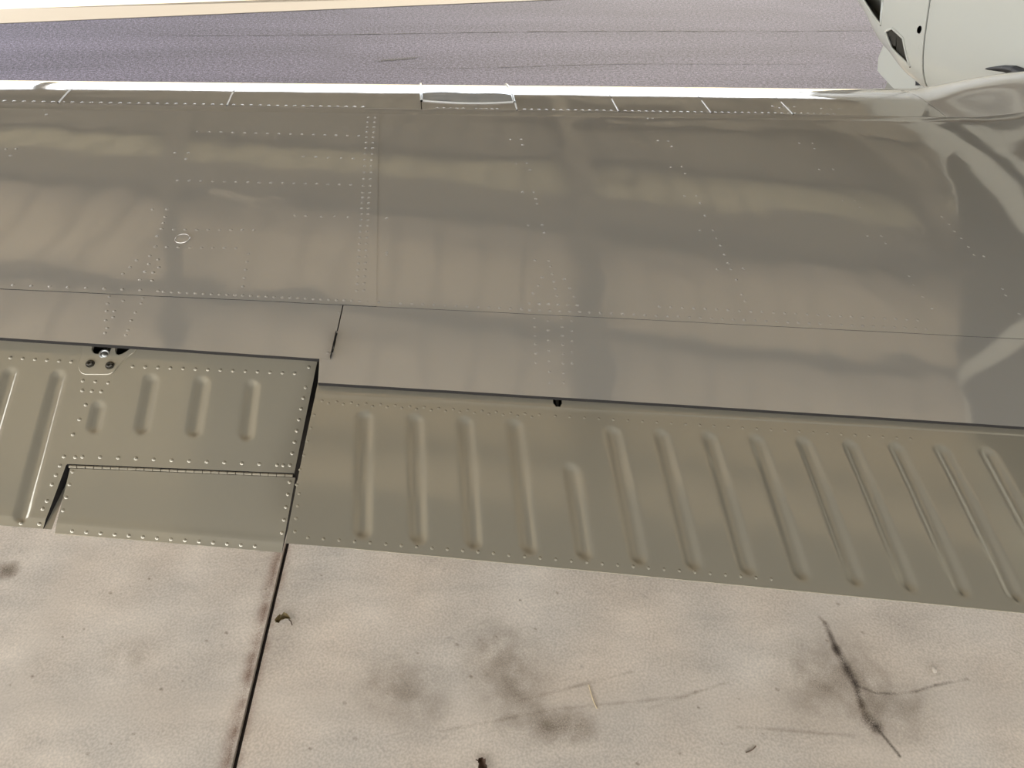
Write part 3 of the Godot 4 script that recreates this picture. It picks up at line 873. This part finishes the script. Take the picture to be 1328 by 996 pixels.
func build_aileron(p: Node3D) -> void:
	var hole_a := PackedVector2Array([Vector2(-0.555, 0.0), Vector2(-0.5560, 0.043), Vector2(-0.549, 0.0505), Vector2(-0.540, 0.0485), Vector2(-0.530, 0.049), Vector2(-0.5255, 0.041), Vector2(-0.5255, 0.0)])
	var hole_b := PackedVector2Array([Vector2(-0.5205, 0.0), Vector2(-0.5205, 0.041), Vector2(-0.517, 0.048), Vector2(-0.512, 0.050), Vector2(-0.504, 0.044), Vector2(-0.4965, 0.036), Vector2(-0.4985, 0.0)])
	var which := func(x: float, s: float) -> int:
		if s < 0.053 and x > -0.558 and x < -0.497:
			var q := Vector2(x, s)
			if Geometry2D.is_point_in_polygon(q, hole_a) or Geometry2D.is_point_in_polygon(q, hole_b): return -9
		return aileron_bead(x, s)
	# outboard of the tab the sheet runs to the trailing edge
	var notch := func(s: float) -> float: return -0.5515 if s < 0.2365 else -0.552 - 0.109 * (s - 0.236)
	var ua := spread(-1.5, -0.5515, 0.004)
	var va := spread(0.0, 0.2365, 0.0043)
	va.append_array(spread(0.2385, 0.2385 + 0.08, 0.0043))
	va.append_array(spread(0.3205, 0.334, 0.0022))
	var end_at := func(x: float) -> float: return aileron_end(x)
	var fa := func(u: float, v: float) -> Vector3:
		var x: float = u if u < -0.60 else lerpf(-0.60, notch.call(v), (u + 0.60) / 0.0485)
		var s := v if v < 0.30 else lerpf(0.30, aileron_end(x), (v - 0.30) / 0.034)
		return aileron_top(minf(x, -0.5481), s)
	var A := sheet(fa, ua, va, Vector3.UP, 0.0, which)
	var fb := func(u: float, v: float) -> Vector3:
		var s := v * hinge_line(u)
		var xr := -0.2025 - 0.1 * s
		var x: float = u if u < -0.28 else lerpf(-0.28, xr, (u + 0.28) / 0.08)
		return aileron_top(x, s)
	var wb := func(u: float, v: float) -> int: return which.call(u, v * hinge_line(u))
	var B := sheet(fb, spread(-0.5515, -0.2, 0.004), steps(0, 1, 56), Vector3.UP, 0.0, wb)
	# join the two main sheets into one mesh, add underside, ends and trailing edge
	var main: MB = A[-1]
	var mb2: MB = B[-1]
	var off := main.v.size()
	main.v.append_array(mb2.v); main.n.append_array(mb2.n); main.uv.append_array(mb2.uv)
	for i in mb2.ix: main.ix.append(i + off)
	var low := func(x: float, s: float) -> Vector3: return surf(AIL, x, s, 0.0) - Vector3(0, lerpf(0.062, 0.002, clampf(s / 0.335, 0, 1)), 0)
	var n := 14
	for i in n:
		var xa := lerpf(-1.5, -0.5515, float(i) / n)
		var xb := lerpf(-1.5, -0.5515, float(i + 1) / n)
		main.quad(low.call(xa, 0.0), low.call(xb, 0.0), low.call(xb, aileron_end(xb) - 0.001), low.call(xa, aileron_end(xa) - 0.001), Vector3.DOWN)
		main.quad(aileron_top(xa, 0.0), aileron_top(xb, 0.0), low.call(xb, 0.0), low.call(xa, 0.0), Vector3.FORWARD)
		var ya := minf(xa, -0.5615)
		var yb := minf(xb, -0.5615)
		main.quad(aileron_top(ya, aileron_end(ya)), aileron_top(yb, aileron_end(yb)), low.call(yb, aileron_end(yb) - 0.001), low.call(ya, aileron_end(ya) - 0.001), Vector3.BACK)
	var rear := MB.new()
	for i in 6:
		var xa := lerpf(-0.5515, -0.2025, i / 6.0)
		var xb := lerpf(-0.5515, -0.2025, (i + 1) / 6.0)
		main.quad(aileron_top(xa, 0.0), aileron_top(xb, 0.0), low.call(xb, 0.0), low.call(xa, 0.0), Vector3.FORWARD)
		var ya := minf(xa, -0.226)
		var yb := minf(xb, -0.226)
		main.quad(low.call(xa, 0.0), low.call(xb, 0.0), low.call(yb, hinge_line(yb)), low.call(ya, hinge_line(ya)), Vector3.DOWN)
		rear.quad(aileron_top(ya, hinge_line(ya)), aileron_top(yb, hinge_line(yb)), low.call(yb, hinge_line(yb)), low.call(ya, hinge_line(ya)), Vector3.BACK)
	var ribs := MB.new()
	ends(ribs, func(s): return aileron_top(-0.2025 - 0.1 * s, s), func(s): return low.call(-0.2025 - 0.1 * s, s), steps(0, 0.2315, 12), Vector3.RIGHT)
	var rib_a := ribs
	ribs = MB.new()
	ends(ribs, func(s): return aileron_top(minf(notch.call(s), -0.552), s), func(s): return low.call(minf(notch.call(s), -0.552), s), steps(0.2365, 0.333, 8), Vector3.RIGHT)
	var ail := part_at("aileron", main, M.flap, p, "outboard aileron with pressed grooves and a notch for the trim tab")
	put("end_rib", ribs, M.gap_shade, ail)  # ribs and web coloured dark so the gaps look shaded
	put("end_rib", rib_a, M.gap_shade, ail)
	put("rear_web", rear, M.gap_shade, ail)
	for set_ in [A, B]:
		for id in set_:
			if id >= 0: put("stiffening_groove", set_[id], M.flap, ail)
	rivet_heads("rivets", ail, M.flap, aileron_top, AIL_ROWS, [], 0.0031, 0.0015)
	# hinge pad with two dark lobes cut into its front
	var pad := PackedVector2Array([Vector2(-0.575, 0.012), Vector2(-0.568, 0.052), Vector2(-0.569, 0.074), Vector2(-0.561, 0.087), Vector2(-0.517, 0.084), Vector2(-0.511, 0.069), Vector2(-0.500, 0.051), Vector2(-0.488, 0.039), Vector2(-0.485, 0.012)])
	pad = round_outline(pad, 0.009)
	var shape := pad
	for lobe in [round_outline(hole_a, 0.006), round_outline(hole_b, 0.005)]:
		var cut := Geometry2D.clip_polygons(shape, lobe)
		if cut.size() > 0:
			shape = cut[0]
			for c in cut:
				if c.size() > shape.size(): shape = c
	var hp := put("hinge_pad", plate(AIL, shape, 0.0022, -0.004), M.flap, ail)
	for b in [Vector2(-0.552, 0.068), Vector2(-0.522, 0.069)]:
		var at := surf(AIL, b.x, b.y, 0.0022)
		var up := Vector3(0, cos(AIL.de), sin(AIL.de))
		var bolt := MB.new()
		bolt.lathe(at, up, [[0.0068, 0.0], [0.0068, 0.0010], [0.0052, 0.0012]], 18)
		bolt.lathe(at, up, [[0.0052, 0.0], [0.0052, 0.0034], [0.0042, 0.0042], [0.0022, 0.0042], [0.0020, 0.0020], [0.0, 0.0020]], 6)
		put("hinge_bolt", bolt, M.dull, ail)
	var eye := MB.new()
	var ec := surf(AIL, -0.534, 0.049, 0.0015)
	eye.torus(ec, Vector3(0.25, 0.75, 0.6), 0.0062, 0.0024, 22, 8)
	eye.lathe(ec - Vector3(0, 0.003, 0), Vector3(0.2, 0.9, 0.4), [[0.0052, 0.0], [0.005, 0.004], [0.003, 0.0062], [0.0, 0.0068]], 14)
	eye.tube([ec + Vector3(0, -0.002, -0.006), ec + Vector3(0.002, -0.012, -0.05)], 0.0035, 10)
	put("hinge_eye", eye, M.steel, ail)
	# trim tab on its piano hinge
	var tab_top := func(x: float, s: float) -> Vector3: return aileron_top(maxf(x, -0.5479), s)
	var right := func(s: float) -> float: return -0.2235 - 0.080 * (s - 0.237)
	var ft := func(u: float, v: float) -> Vector3:
		var s0 := hinge_line(u) + 0.0066
		var e := tab_end(u)
		var s := lerpf(s0, e - 0.015, v / 0.9) if v < 0.9 else lerpf(e - 0.015, e, (v - 0.9) / 0.1)
		var x: float = u if u < -0.30 else lerpf(-0.30, right.call(s), (u + 0.30) / 0.0765)
		return tab_top.call(x, s)
	var vt := steps(0, 0.9, 20)
	vt.append_array([0.92, 0.94, 0.96, 0.98, 1.0])
	var T: MB = sheet(ft, spread(-0.5455, -0.2235, 0.006), vt, Vector3.UP)[-1]
	var tlow := func(x: float, s: float) -> Vector3: return surf(AIL, x, s, 0.0) - Vector3(0, lerpf(0.024, 0.003, clampf((s - 0.24) / 0.105, 0, 1)), 0)
	var tribs := MB.new()
	ends(tribs, func(s): return tab_top.call(-0.5455, s), func(s): return tlow.call(-0.5455, s), spread(0.2415, 0.3385, 0.01), Vector3.LEFT)
	var rib_c := tribs
	tribs = MB.new()
	ends(tribs, func(s): return tab_top.call(right.call(s), s), func(s): return tlow.call(right.call(s), s), spread(0.239, 0.352, 0.01), Vector3.RIGHT)
	var front := MB.new()
	for i in 8:
		var xa := lerpf(-0.5455, -0.2362, i / 8.0)
		var xb := lerpf(-0.5455, -0.2362, (i + 1) / 8.0)
		T.quad(tab_top.call(xa, tab_end(xa)), tab_top.call(xb, tab_end(xb)), tlow.call(xb, tab_end(xb) - 0.001), tlow.call(xa, tab_end(xa) - 0.001), Vector3.BACK)
		T.quad(tlow.call(xa, 0.241), tlow.call(xb, 0.241), tlow.call(xb, tab_end(xb) - 0.001), tlow.call(xa, tab_end(xa) - 0.001), Vector3.DOWN)
		front.quad(tab_top.call(xa, hinge_line(xa) + 0.0066), tab_top.call(xb, hinge_line(xb) + 0.0066), tlow.call(xb, 0.241), tlow.call(xa, 0.241), Vector3.FORWARD)
	var tab := part_at("trim_tab", T, M.flap, p, "plain hinged trim tab without grooves")
	put("front_web", front, M.gap_shade, tab)  # dark walls carry the shade of the tab gaps
	put("end_rib", rib_c, M.gap_shade, tab)
	put("end_rib", tribs, M.gap_shade, tab)
	rivet_heads("rivets", tab, M.flap, tab_top, TAB_ROWS, [], 0.0029, 0.0013)
	var nk := 27
	for k in nk:
		var xa := lerpf(-0.5485, -0.2275, float(k) / nk) + 0.0005
		var xb := lerpf(-0.5485, -0.2275, float(k + 1) / nk) - 0.0005
		var a := surf(AIL, xa, hinge_line(xa) + 0.0033, -0.0016)
		var b := surf(AIL, xb, hinge_line(xb) + 0.0033, -0.0016)
		var kb := MB.new()
		kb.lathe(a, b - a, [[0.0008, 0.0], [0.0023, 0.0], [0.0023, (b - a).length()], [0.0008, (b - a).length()]], 10)
		put("hinge_knuckle", kb, M.flap, tab)

func flap_top(x: float, s: float) -> Vector3:
	var k := roundf((x + 0.129) / 0.0760)
	var bx := -0.129 + 0.0760 * k
	var dent := 0.0
	if k >= 0.0 and x < 1.72:
		dent = groove(x, s, bx, 0.176 if k == 4.0 else 0.100 + 0.004 * (bx > 0.1 as int), flap_end(bx) - 0.029, 0.0150, 0.0042)
	var l := -dent + 0.00035 * wob.get_noise_2d(x * 110.0 + 50.0, s * 110.0) + 0.004 * sin(PI * clampf(s / flap_end(x), 0, 1))
	# a shallow step where the nose skin meets the grooved sheet
	l += 0.0008 * clampf((0.062 - s) / 0.002, 0.0, 1.0)
	return surf(FLAP, x, s, l)

func flap_bead(x: float, s: float) -> int:
	var k := roundf((x + 0.129) / 0.0760)
	if k < 0.0 or x > 1.72: return -1
	var bx := -0.129 + 0.0760 * k
	return int(k) if groove(x, s, bx, 0.176 if k == 4.0 else 0.100, flap_end(bx) - 0.029, 0.0150, 1.0) > 0.0 else -1

func build_flap(p: Node3D) -> void:
	var left := func(s: float) -> float: return -0.1995 - 0.1035 * s
	var warp := func(u: float, s: float) -> float: return u if u > -0.15 else lerpf(left.call(s), -0.15, (u + 0.2) / 0.05)
	var slot := PackedVector2Array([Vector2(0.1645, 0.0), Vector2(0.1645, 0.052), Vector2(0.1675, 0.058), Vector2(0.174, 0.058), Vector2(0.1775, 0.052), Vector2(0.1775, 0.0)])
	var which := func(u: float, v: float) -> int:
		var s := v * flap_end(u)
		if s < 0.06 and u > 0.16 and u < 0.18 and Geometry2D.is_point_in_polygon(Vector2(u, s), slot): return -9
		return flap_bead(u, s)
	var us := spread(-0.2, 0.158, 0.004)
	us.append_array(spread(0.1592, 0.183, 0.0013))
	us.append_array(spread(0.187, 1.76, 0.004))
	var vs := steps(0.0, 0.18, 60)
	vs.append_array(steps(0.19, 1.0, 60))
	var F := sheet(func(u, v):
		var s: float = v * flap_end(u)
		return flap_top(warp.call(u, s), s), us, vs, Vector3.UP, 0.0, which)
	var main: MB = F[-1]
	var low := func(x: float, s: float) -> Vector3: return surf(FLAP, x, s, 0.0) - Vector3(0, lerpf(0.060, 0.0015, clampf(s / flap_end(x), 0, 1)), 0)
	for i in 16:
		var xa := lerpf(-0.2, 1.76, i / 16.0)
		var xb := lerpf(-0.2, 1.76, (i + 1) / 16.0)
		var ta: float = warp.call(xa, flap_end(xa))
		var tb: float = warp.call(xb, flap_end(xb))
		main.quad(low.call(xa, 0.0), low.call(xb, 0.0), low.call(tb, flap_end(tb)), low.call(ta, flap_end(ta)), Vector3.DOWN)
		main.quad(flap_top(xa, 0.0), flap_top(xb, 0.0), low.call(xb, 0.0), low.call(xa, 0.0), Vector3.FORWARD)
		main.quad(surf(FLAP, ta, flap_end(ta)), surf(FLAP, tb, flap_end(tb)), low.call(tb, flap_end(tb)), low.call(ta, flap_end(ta)), Vector3.BACK)
	var fribs := MB.new()
	ends(fribs, func(s): return flap_top(left.call(s), s), func(s): return low.call(left.call(s), s), spread(0.0, 0.309, 0.015), Vector3.LEFT)
	var rib_b := fribs
	fribs = MB.new()
	ends(fribs, func(s): return flap_top(1.76, s), func(s): return low.call(1.76, s), spread(0.0, 0.42, 0.03), Vector3.RIGHT)
	var flap := part_at("flap", main, M.flap, p, "inboard flap with a long row of evenly spaced pressed grooves")
	put("end_rib", fribs, M.gap_shade, flap)  # end walls darkened to paint the shade between flap and aileron
	put("end_rib", rib_b, M.gap_shade, flap)
	for id in F:
		if id >= 0: put("stiffening_groove", F[id], M.flap, flap)
	rivet_heads("rivets", flap, M.flap, flap_top, FLAP_ROWS, [], 0.0026, 0.0010)
	var arm := MB.new()
	arm.box(surf(FLAP, 0.1715, 0.038, -0.008), Vector3(0.0062, 0.012, 0.045), Basis(Vector3.RIGHT, FLAP.de), 0.0015)
	put("flap_hinge_arm", arm, M.dull, flap)

func build_body(p: Node3D) -> void:
	var gill := PackedVector2Array([Vector2(-3.125, 0.90), Vector2(-3.100, 0.842), Vector2(-3.078, 0.765), Vector2(-3.30, 0.805), Vector2(-3.62, 0.885), Vector2(-3.62, 0.98), Vector2(-3.15, 0.98)])
	var vent := PackedVector2Array([Vector2(-3.035, 0.752), Vector2(-2.985, 0.780), Vector2(-2.893, 0.771), Vector2(-2.868, 0.745), Vector2(-2.818, 0.690), Vector2(-2.875, 0.698), Vector2(-2.975, 0.708)])
	var inside := func(z: float, y: float, x: float) -> bool:
		return x < 2.1 and (Geometry2D.is_point_in_polygon(Vector2(z, y), gill) or Geometry2D.is_point_in_polygon(Vector2(z, y), vent))
	# nose cowling: fine lattice on the low left side, coarse elsewhere
	var aa := steps(-PI * 0.5, PI * 0.70, 22)
	aa.append_array(steps(PI * 0.71, PI * 1.35, 190))
	aa.append_array(steps(PI * 1.36, PI * 1.5, 6))
	var uu := steps(0.0, 0.32, 10)
	uu.append_array(steps(0.33, 1.0, 170))
	var fc := func(a: float, u: float) -> Vector3:
		var q := body(lerpf(-4.15, -2.72, u), a)
		return body(lerpf(-4.15, seam(q.y) - 0.003, u), a)
	var cw := func(a: float, u: float) -> int:
		if a < PI * 0.9 or u < 0.33: return -1
		var q: Vector3 = fc.call(a, u)
		return -9 if inside.call(q.z, q.y, q.x) else -1
	var cowl_mb: MB = sheet(fc, aa, uu, Vector3.UP, 0.004, cw)[-1]
	var rim := steps(-PI * 0.5, PI * 1.5, 40)
	for i in 40:
		cowl_mb.tri(body(-4.15, rim[i]), body(-4.15, rim[i + 1]), Vector3(2.33, 1.0, -4.22), Vector3.FORWARD)
	var cowl := part_at("nose_cowling", cowl_mb, M.white, p, "white nose cowling with dark slatted side vents")
	# panel behind each opening and slats in the vent
	var back := MB.new()
	for i in 12:
		var z0 := lerpf(-3.62, -3.10, i / 12.0)
		var z1 := lerpf(-3.62, -3.10, (i + 1) / 12.0)
		var in0 := lerpf(0.004, 0.09, i / 12.0)
		var in1 := lerpf(0.004, 0.09, (i + 1) / 12.0)
		for k in 4:
			var y0 := lerpf(0.74, 1.0, k / 4.0)
			var y1 := lerpf(0.74, 1.0, (k + 1) / 4.0)
			back.quad(body_side(z0, maxf(y0, body_low(z0) + 0.04), -in0), body_side(z1, maxf(y0, body_low(z1) + 0.04), -in1), body_side(z1, y1, -in1), body_side(z0, y1, -in0), Vector3.LEFT)
	part_at("cowl_flap", back, M.slat, cowl, "dark grey panel behind the cooling gap")
	var rec := MB.new()  # black sheet paints the shade behind the slats
	for i in 6:
		var z0 := lerpf(-3.05, -2.81, i / 6.0)
		var z1 := lerpf(-3.05, -2.81, (i + 1) / 6.0)
		rec.quad(body_side(z0, 0.67, -0.03), body_side(z1, 0.67, -0.03), body_side(z1, 0.80, -0.03), body_side(z0, 0.80, -0.03), Vector3.LEFT)
	put("vent_shade", rec, M.dark, cowl)
	for k in 7:
		var z := -3.015 + 0.023 * k
		var yt := 0.772 if z < -2.89 else 0.771 - (z + 2.89) * 1.1
		var yb := 0.702 - 0.004 * k if z > -2.96 else 0.72
		var sl := MB.new()
		var a := body_side(z, yb, -0.004)
		var b := body_side(z, yt, -0.002)
		var c := body_side(z + 0.008, yt - 0.003, -0.009)
		var d := body_side(z + 0.008, yb, -0.009)
		sl.quad(a, b, c, d, Vector3.LEFT)
		var t := Vector3(0.002, 0, 0.001)
		sl.quad(a + t, b + t, c + t, d + t, Vector3.RIGHT)
		sl.quad(a, b, b + t, a + t, Vector3.FORWARD)
		put("vent_slat", sl, M.vent, cowl)
	for o in [gill, vent]:
		var path := []
		for i in o.size():
			for k in 6:
				var q: Vector2 = (o[i] as Vector2).lerp(o[(i + 1) % o.size()], k / 6.0)
				path.append(body_side(q.x, maxf(q.y, body_low(q.x) + 0.03), 0.0005))
		path.append(path[0])
		var lip := MB.new()
		lip.tube(path, 0.0045, 6)
		put("vent_lip", lip, M.white, cowl)
	var hole := MB.new()
	hole.lathe(body_side(-2.802, 0.828, 0.0015), Vector3.LEFT, [[0.0, 0.0012], [0.012, 0.001], [0.0135, -0.002]], 18)
	put("drain_hole", hole, M.dark, cowl)
	var screws := []
	for q in [[-2.785, 0.91], [-2.80, 0.90], [-2.775, 0.775], [-2.76, 0.77], [-3.07, 0.83], [-2.79, 0.935]]: screws.append(q)
	rivet_heads("screws", cowl, M.line, func(z, y): return body_side(z, y, 0.0), [], screws, 0.005, 0.0012)
	# cabin
	var ac := steps(-PI * 0.5, PI * 1.5, 72)
	var ff := func(a: float, u: float) -> Vector3:
		var q := body(lerpf(-2.72, 3.0, u), a)
		return body(lerpf(seam(q.y), 3.0, u), a)
	var fus_mb: MB = sheet(ff, ac, steps(0, 1, 110), Vector3.UP, 0.006)[-1]
	for i in 40:
		fus_mb.tri(body(3.0, rim[i]), body(3.0, rim[i + 1]), Vector3(2.33, 1.2, 4.2), Vector3.BACK)
	var fus := part_at("fuselage", fus_mb, M.white, p, "white fuselage with dark trim stripes and cabin windows")
	for w in [[-2.26, -1.50, 1.265, 1.75], [-1.42, -0.86, 1.25, 1.76], [-0.78, -0.10, 1.27, 1.76]]:
		var win := sheet(func(z, t): return body_side(z, lerpf(w[2], minf(w[3], body_top(z) - 0.09 - 0.05 * (z + 2.3 < 0.3 as int)), t), 0.004), spread(w[0], w[1], 0.03), steps(0, 1, 14), Vector3.LEFT, 0.006)
		put("side_window", win[-1], M.glass, fus)
	var ws := sheet(func(a, u):
		var z := lerpf(-2.33, -1.45, u)
		return body(z, a) + Vector3(0, 0.006, -0.004), steps(PI * 0.2, PI * 0.80, 30), steps(0, 1, 14), Vector3.UP, 0.008)
	put("windshield", ws[-1], M.glass, fus)
	for b in [[1.135, 1.175, M.teal], [1.055, 1.108, M.brown]]:
		var st := sheet(func(z, t): return body_side(z, lerpf(b[0], b[1], t), 0.002), spread(-2.55, 2.6, 0.06), steps(0, 1, 4), Vector3.LEFT, 0.002)
		put("trim_stripe", st[-1], b[2], fus)
	var seal := MB.new()  # dark strip built for the shadow between root fairing and cowling
	var sp := [Vector3(1.80, 0.815, -2.40), Vector3(1.795, 0.836, -2.34), Vector3(1.79, 0.855, -2.285), Vector3(1.785, 0.868, -2.23), Vector3(1.78, 0.872, -2.17), Vector3(1.775, 0.868, -2.09)]
	for i in 5: seal.lathe(sp[i] + Vector3(0, 0.009, 0), sp[i + 1] - sp[i], [[0.002 + 0.004 * i, 0.0], [0.006 + 0.004 * i, (sp[i + 1] - sp[i]).length()]], 12)
	put("root_gap_shade", seal, M.rubber, p)

func build_gear(p: Node3D) -> void:
	# nose gear door hanging below the cowling
	var o := PackedVector2Array([Vector2(-3.28, 0.76), Vector2(-3.336, 0.604), Vector2(-3.348, 0.544), Vector2(-3.323, 0.496), Vector2(-3.274, 0.489), Vector2(-3.168, 0.478), Vector2(-2.96, 0.478), Vector2(-2.90, 0.60), Vector2(-2.86, 0.70)])
	var mb := MB.new()
	var t := Geometry2D.triangulate_polygon(o)
	for sd in [0.0, 0.014]:
		for i in range(0, t.size(), 3):
			var q := []
			for k in 3: q.append(Vector3(2.0 + sd, o[t[i + k]].y, o[t[i + k]].x))
			mb.tri(q[0], q[1], q[2], Vector3.LEFT if sd == 0.0 else Vector3.RIGHT)
	for i in o.size():
		var a := o[i]
		var b := o[(i + 1) % o.size()]
		mb.quad(Vector3(2.0, a.y, a.x), Vector3(2.0, b.y, b.x), Vector3(2.014, b.y, b.x), Vector3(2.014, a.y, a.x))
	var door := part_at("gear_door", mb, M.white, p, "white door hanging below the nose")
	var gap := MB.new()
	var g := [Vector3(1.992, 0.576, -3.022), Vector3(1.992, 0.546, -3.004), Vector3(1.992, 0.572, -2.940)]
	gap.tri(g[0], g[1], g[2], Vector3.LEFT)
	var gt := Vector3(0.008, 0, 0)
	for i in 3: gap.quad(g[i], g[(i + 1) % 3], g[(i + 1) % 3] + gt, g[i] + gt)
	part_at("door_notch", gap, M.dark, door, "dark triangular opening")
	var leg := MB.new()
	leg.box(Vector3(2.13, 0.36, -3.335), Vector3(0.02, 0.30, 0.17), Basis.IDENTITY, 0.004)
	leg.box(Vector3(2.46, 0.36, -3.335), Vector3(0.02, 0.30, 0.17), Basis.IDENTITY, 0.004)
	leg.box(Vector3(2.295, 0.505, -3.335), Vector3(0.35, 0.02, 0.17), Basis.IDENTITY, 0.004)
	leg.lathe(Vector3(2.295, 0.5, -3.335), Vector3.UP, [[0.04, 0.0], [0.04, 0.4]], 16)
	leg.lathe(Vector3(2.1, 0.2, -3.335), Vector3.RIGHT, [[0.0, 0.0], [0.02, 0.0], [0.02, 0.39], [0.0, 0.39]], 12)
	put("nose_leg", leg, M.slat, p)
	var wheels := [[Vector3(2.295, 0.2, -3.335), 0.2], [Vector3(0.95, 0.23, -1.62), 0.23]]
	for w in wheels:
		var ty := MB.new()
		var r: float = w[1]
		ty.lathe(w[0] - Vector3(0.075, 0, 0), Vector3.RIGHT, [[r * 0.5, 0.02], [r * 0.85, 0.0], [r * 0.97, 0.02], [r, 0.05], [r, 0.10], [r * 0.97, 0.13], [r * 0.85, 0.15], [r * 0.5, 0.13]], 32)
		var tire := put("tire", ty, M.rubber, p)
		var hb := MB.new()
		hb.lathe(w[0] - Vector3(0.075, 0, 0), Vector3.RIGHT, [[0.0, 0.03], [r * 0.2, 0.02], [r * 0.5, 0.02], [r * 0.5, 0.13], [r * 0.2, 0.13], [0.0, 0.12]], 24)
		put("hub", hb, M.steel, tire)
	var ml := MB.new()
	ml.lathe(Vector3(1.05, 0.2, -1.62), Vector3(0, 1, 0), [[0.0, 0.0], [0.03, 0.0], [0.03, 0.25], [0.042, 0.26], [0.042, 0.5]], 14)
	ml.lathe(Vector3(0.9, 0.23, -1.62), Vector3.RIGHT, [[0.0, 0.0], [0.02, 0.0], [0.02, 0.16], [0.0, 0.16]], 12)
	put("main_leg", ml, M.steel, p)

func build_litter() -> void:
	# a curled leaf: two lobes folded about the midrib, edges lifted
	var leaf := func(len_: float, wid: float, lift: float, seed_: int) -> MB:
		var mb := MB.new()
		var n := 10
		for side in [-1.0, 1.0]:
			for i in n:
				for j in 4:
					var q := []
					for w in [[0, 0], [1, 0], [1, 1], [0, 1]]:
						var t: float = float(i + w[0]) / n
						var r: float = float(j + w[1]) / 4.0
						var wd := wid * sin(PI * pow(t, 0.8)) * (1.0 + 0.25 * sin(t * 21.0 + seed_) * r)
						q.append(Vector3((t - 0.5) * len_, 0.0015 + lift * (r * r * (0.7 + 0.3 * sin(t * 9.0 + side + seed_))) + 0.3 * lift * sin(t * PI), side * r * wd + 0.004 * sin(t * 4.0 + seed_)))
					mb.quad(q[0], q[1], q[2], q[3], Vector3.UP)
		return mb
	var a := thing("leaf", "small curled olive-brown dry leaf on the concrete just right of the dark joint", "leaf", Vector3(-0.567, 0.0, -1.064), 0.15)
	put("blade", leaf.call(0.036, 0.011, 0.014, 2), M.leaf, a)
	var st := MB.new()
	st.tube([Vector3(0.014, 0.003, 0.0), Vector3(0.02, 0.006, 0.008), Vector3(0.023, 0.002, 0.017)], 0.0012, 6)
	put("stalk", st, M.leaf_dark, a)
	var b := thing("leaf", "brown dry leaf at the bottom edge of the photo, lying alone on the concrete", "leaf", Vector3(-0.061, 0.0, -0.714), -0.75)
	put("blade", leaf.call(0.034, 0.010, 0.010, 5), M.leaf_dark, b)
	var s2 := MB.new()
	s2.tube([Vector3(-0.014, 0.003, 0.0), Vector3(-0.02, 0.005, 0.003)], 0.0013, 6)
	put("stalk", s2, M.leaf_dark, b)
	var straw := func(p0: Vector2, p1: Vector2, r: float, mat: Material, called: String, label: String, cat: String) -> void:
		var mb := MB.new()
		var c := (p0 + p1) * 0.5
		var d := p1 - p0
		var side := Vector2(-d.y, d.x).normalized()
		var pts := []
		for i in 7:
			var t := i / 6.0
			var q := d * (t - 0.5) + side * 0.0025 * sin(t * PI)
			pts.append(Vector3(q.x, r * 0.9 + 0.001 * sin(t * PI), q.y))
		mb.tube(pts, r, 6)
		var o := put(called, mb, mat)
		o.position = Vector3(c.x, 0, c.y)
		o.set_meta("label", label); o.set_meta("category", cat)
	straw.call(Vector2(0.178, -0.897), Vector2(0.192, -0.840), 0.0012, M.straw, "straw", "pale thin straw lying on the concrete beside a grey smudge behind the flap", "straw")
	straw.call(Vector2(0.506, -0.742), Vector2(0.531, -0.756), 0.0013, M.twig, "twig", "short brown twig near the bottom edge, left of the dark stain's foot", "twig")
	var pb := MB.new()
	pb.lathe(Vector3.ZERO, Vector3.UP, [[0.0045, 0.0], [0.006, 0.003], [0.005, 0.007], [0.0025, 0.0095], [0.0, 0.010]], 9)
	var pe := put("pebble", pb, M.pebble)
	pe.position = Vector3(0.991, 0, -0.932)
	pe.scale = Vector3(0.8, 1.0, 1.4)
	pe.set_meta("label", "tiny pale pebble on the concrete right of the long dark stain"); pe.set_meta("category", "pebble")
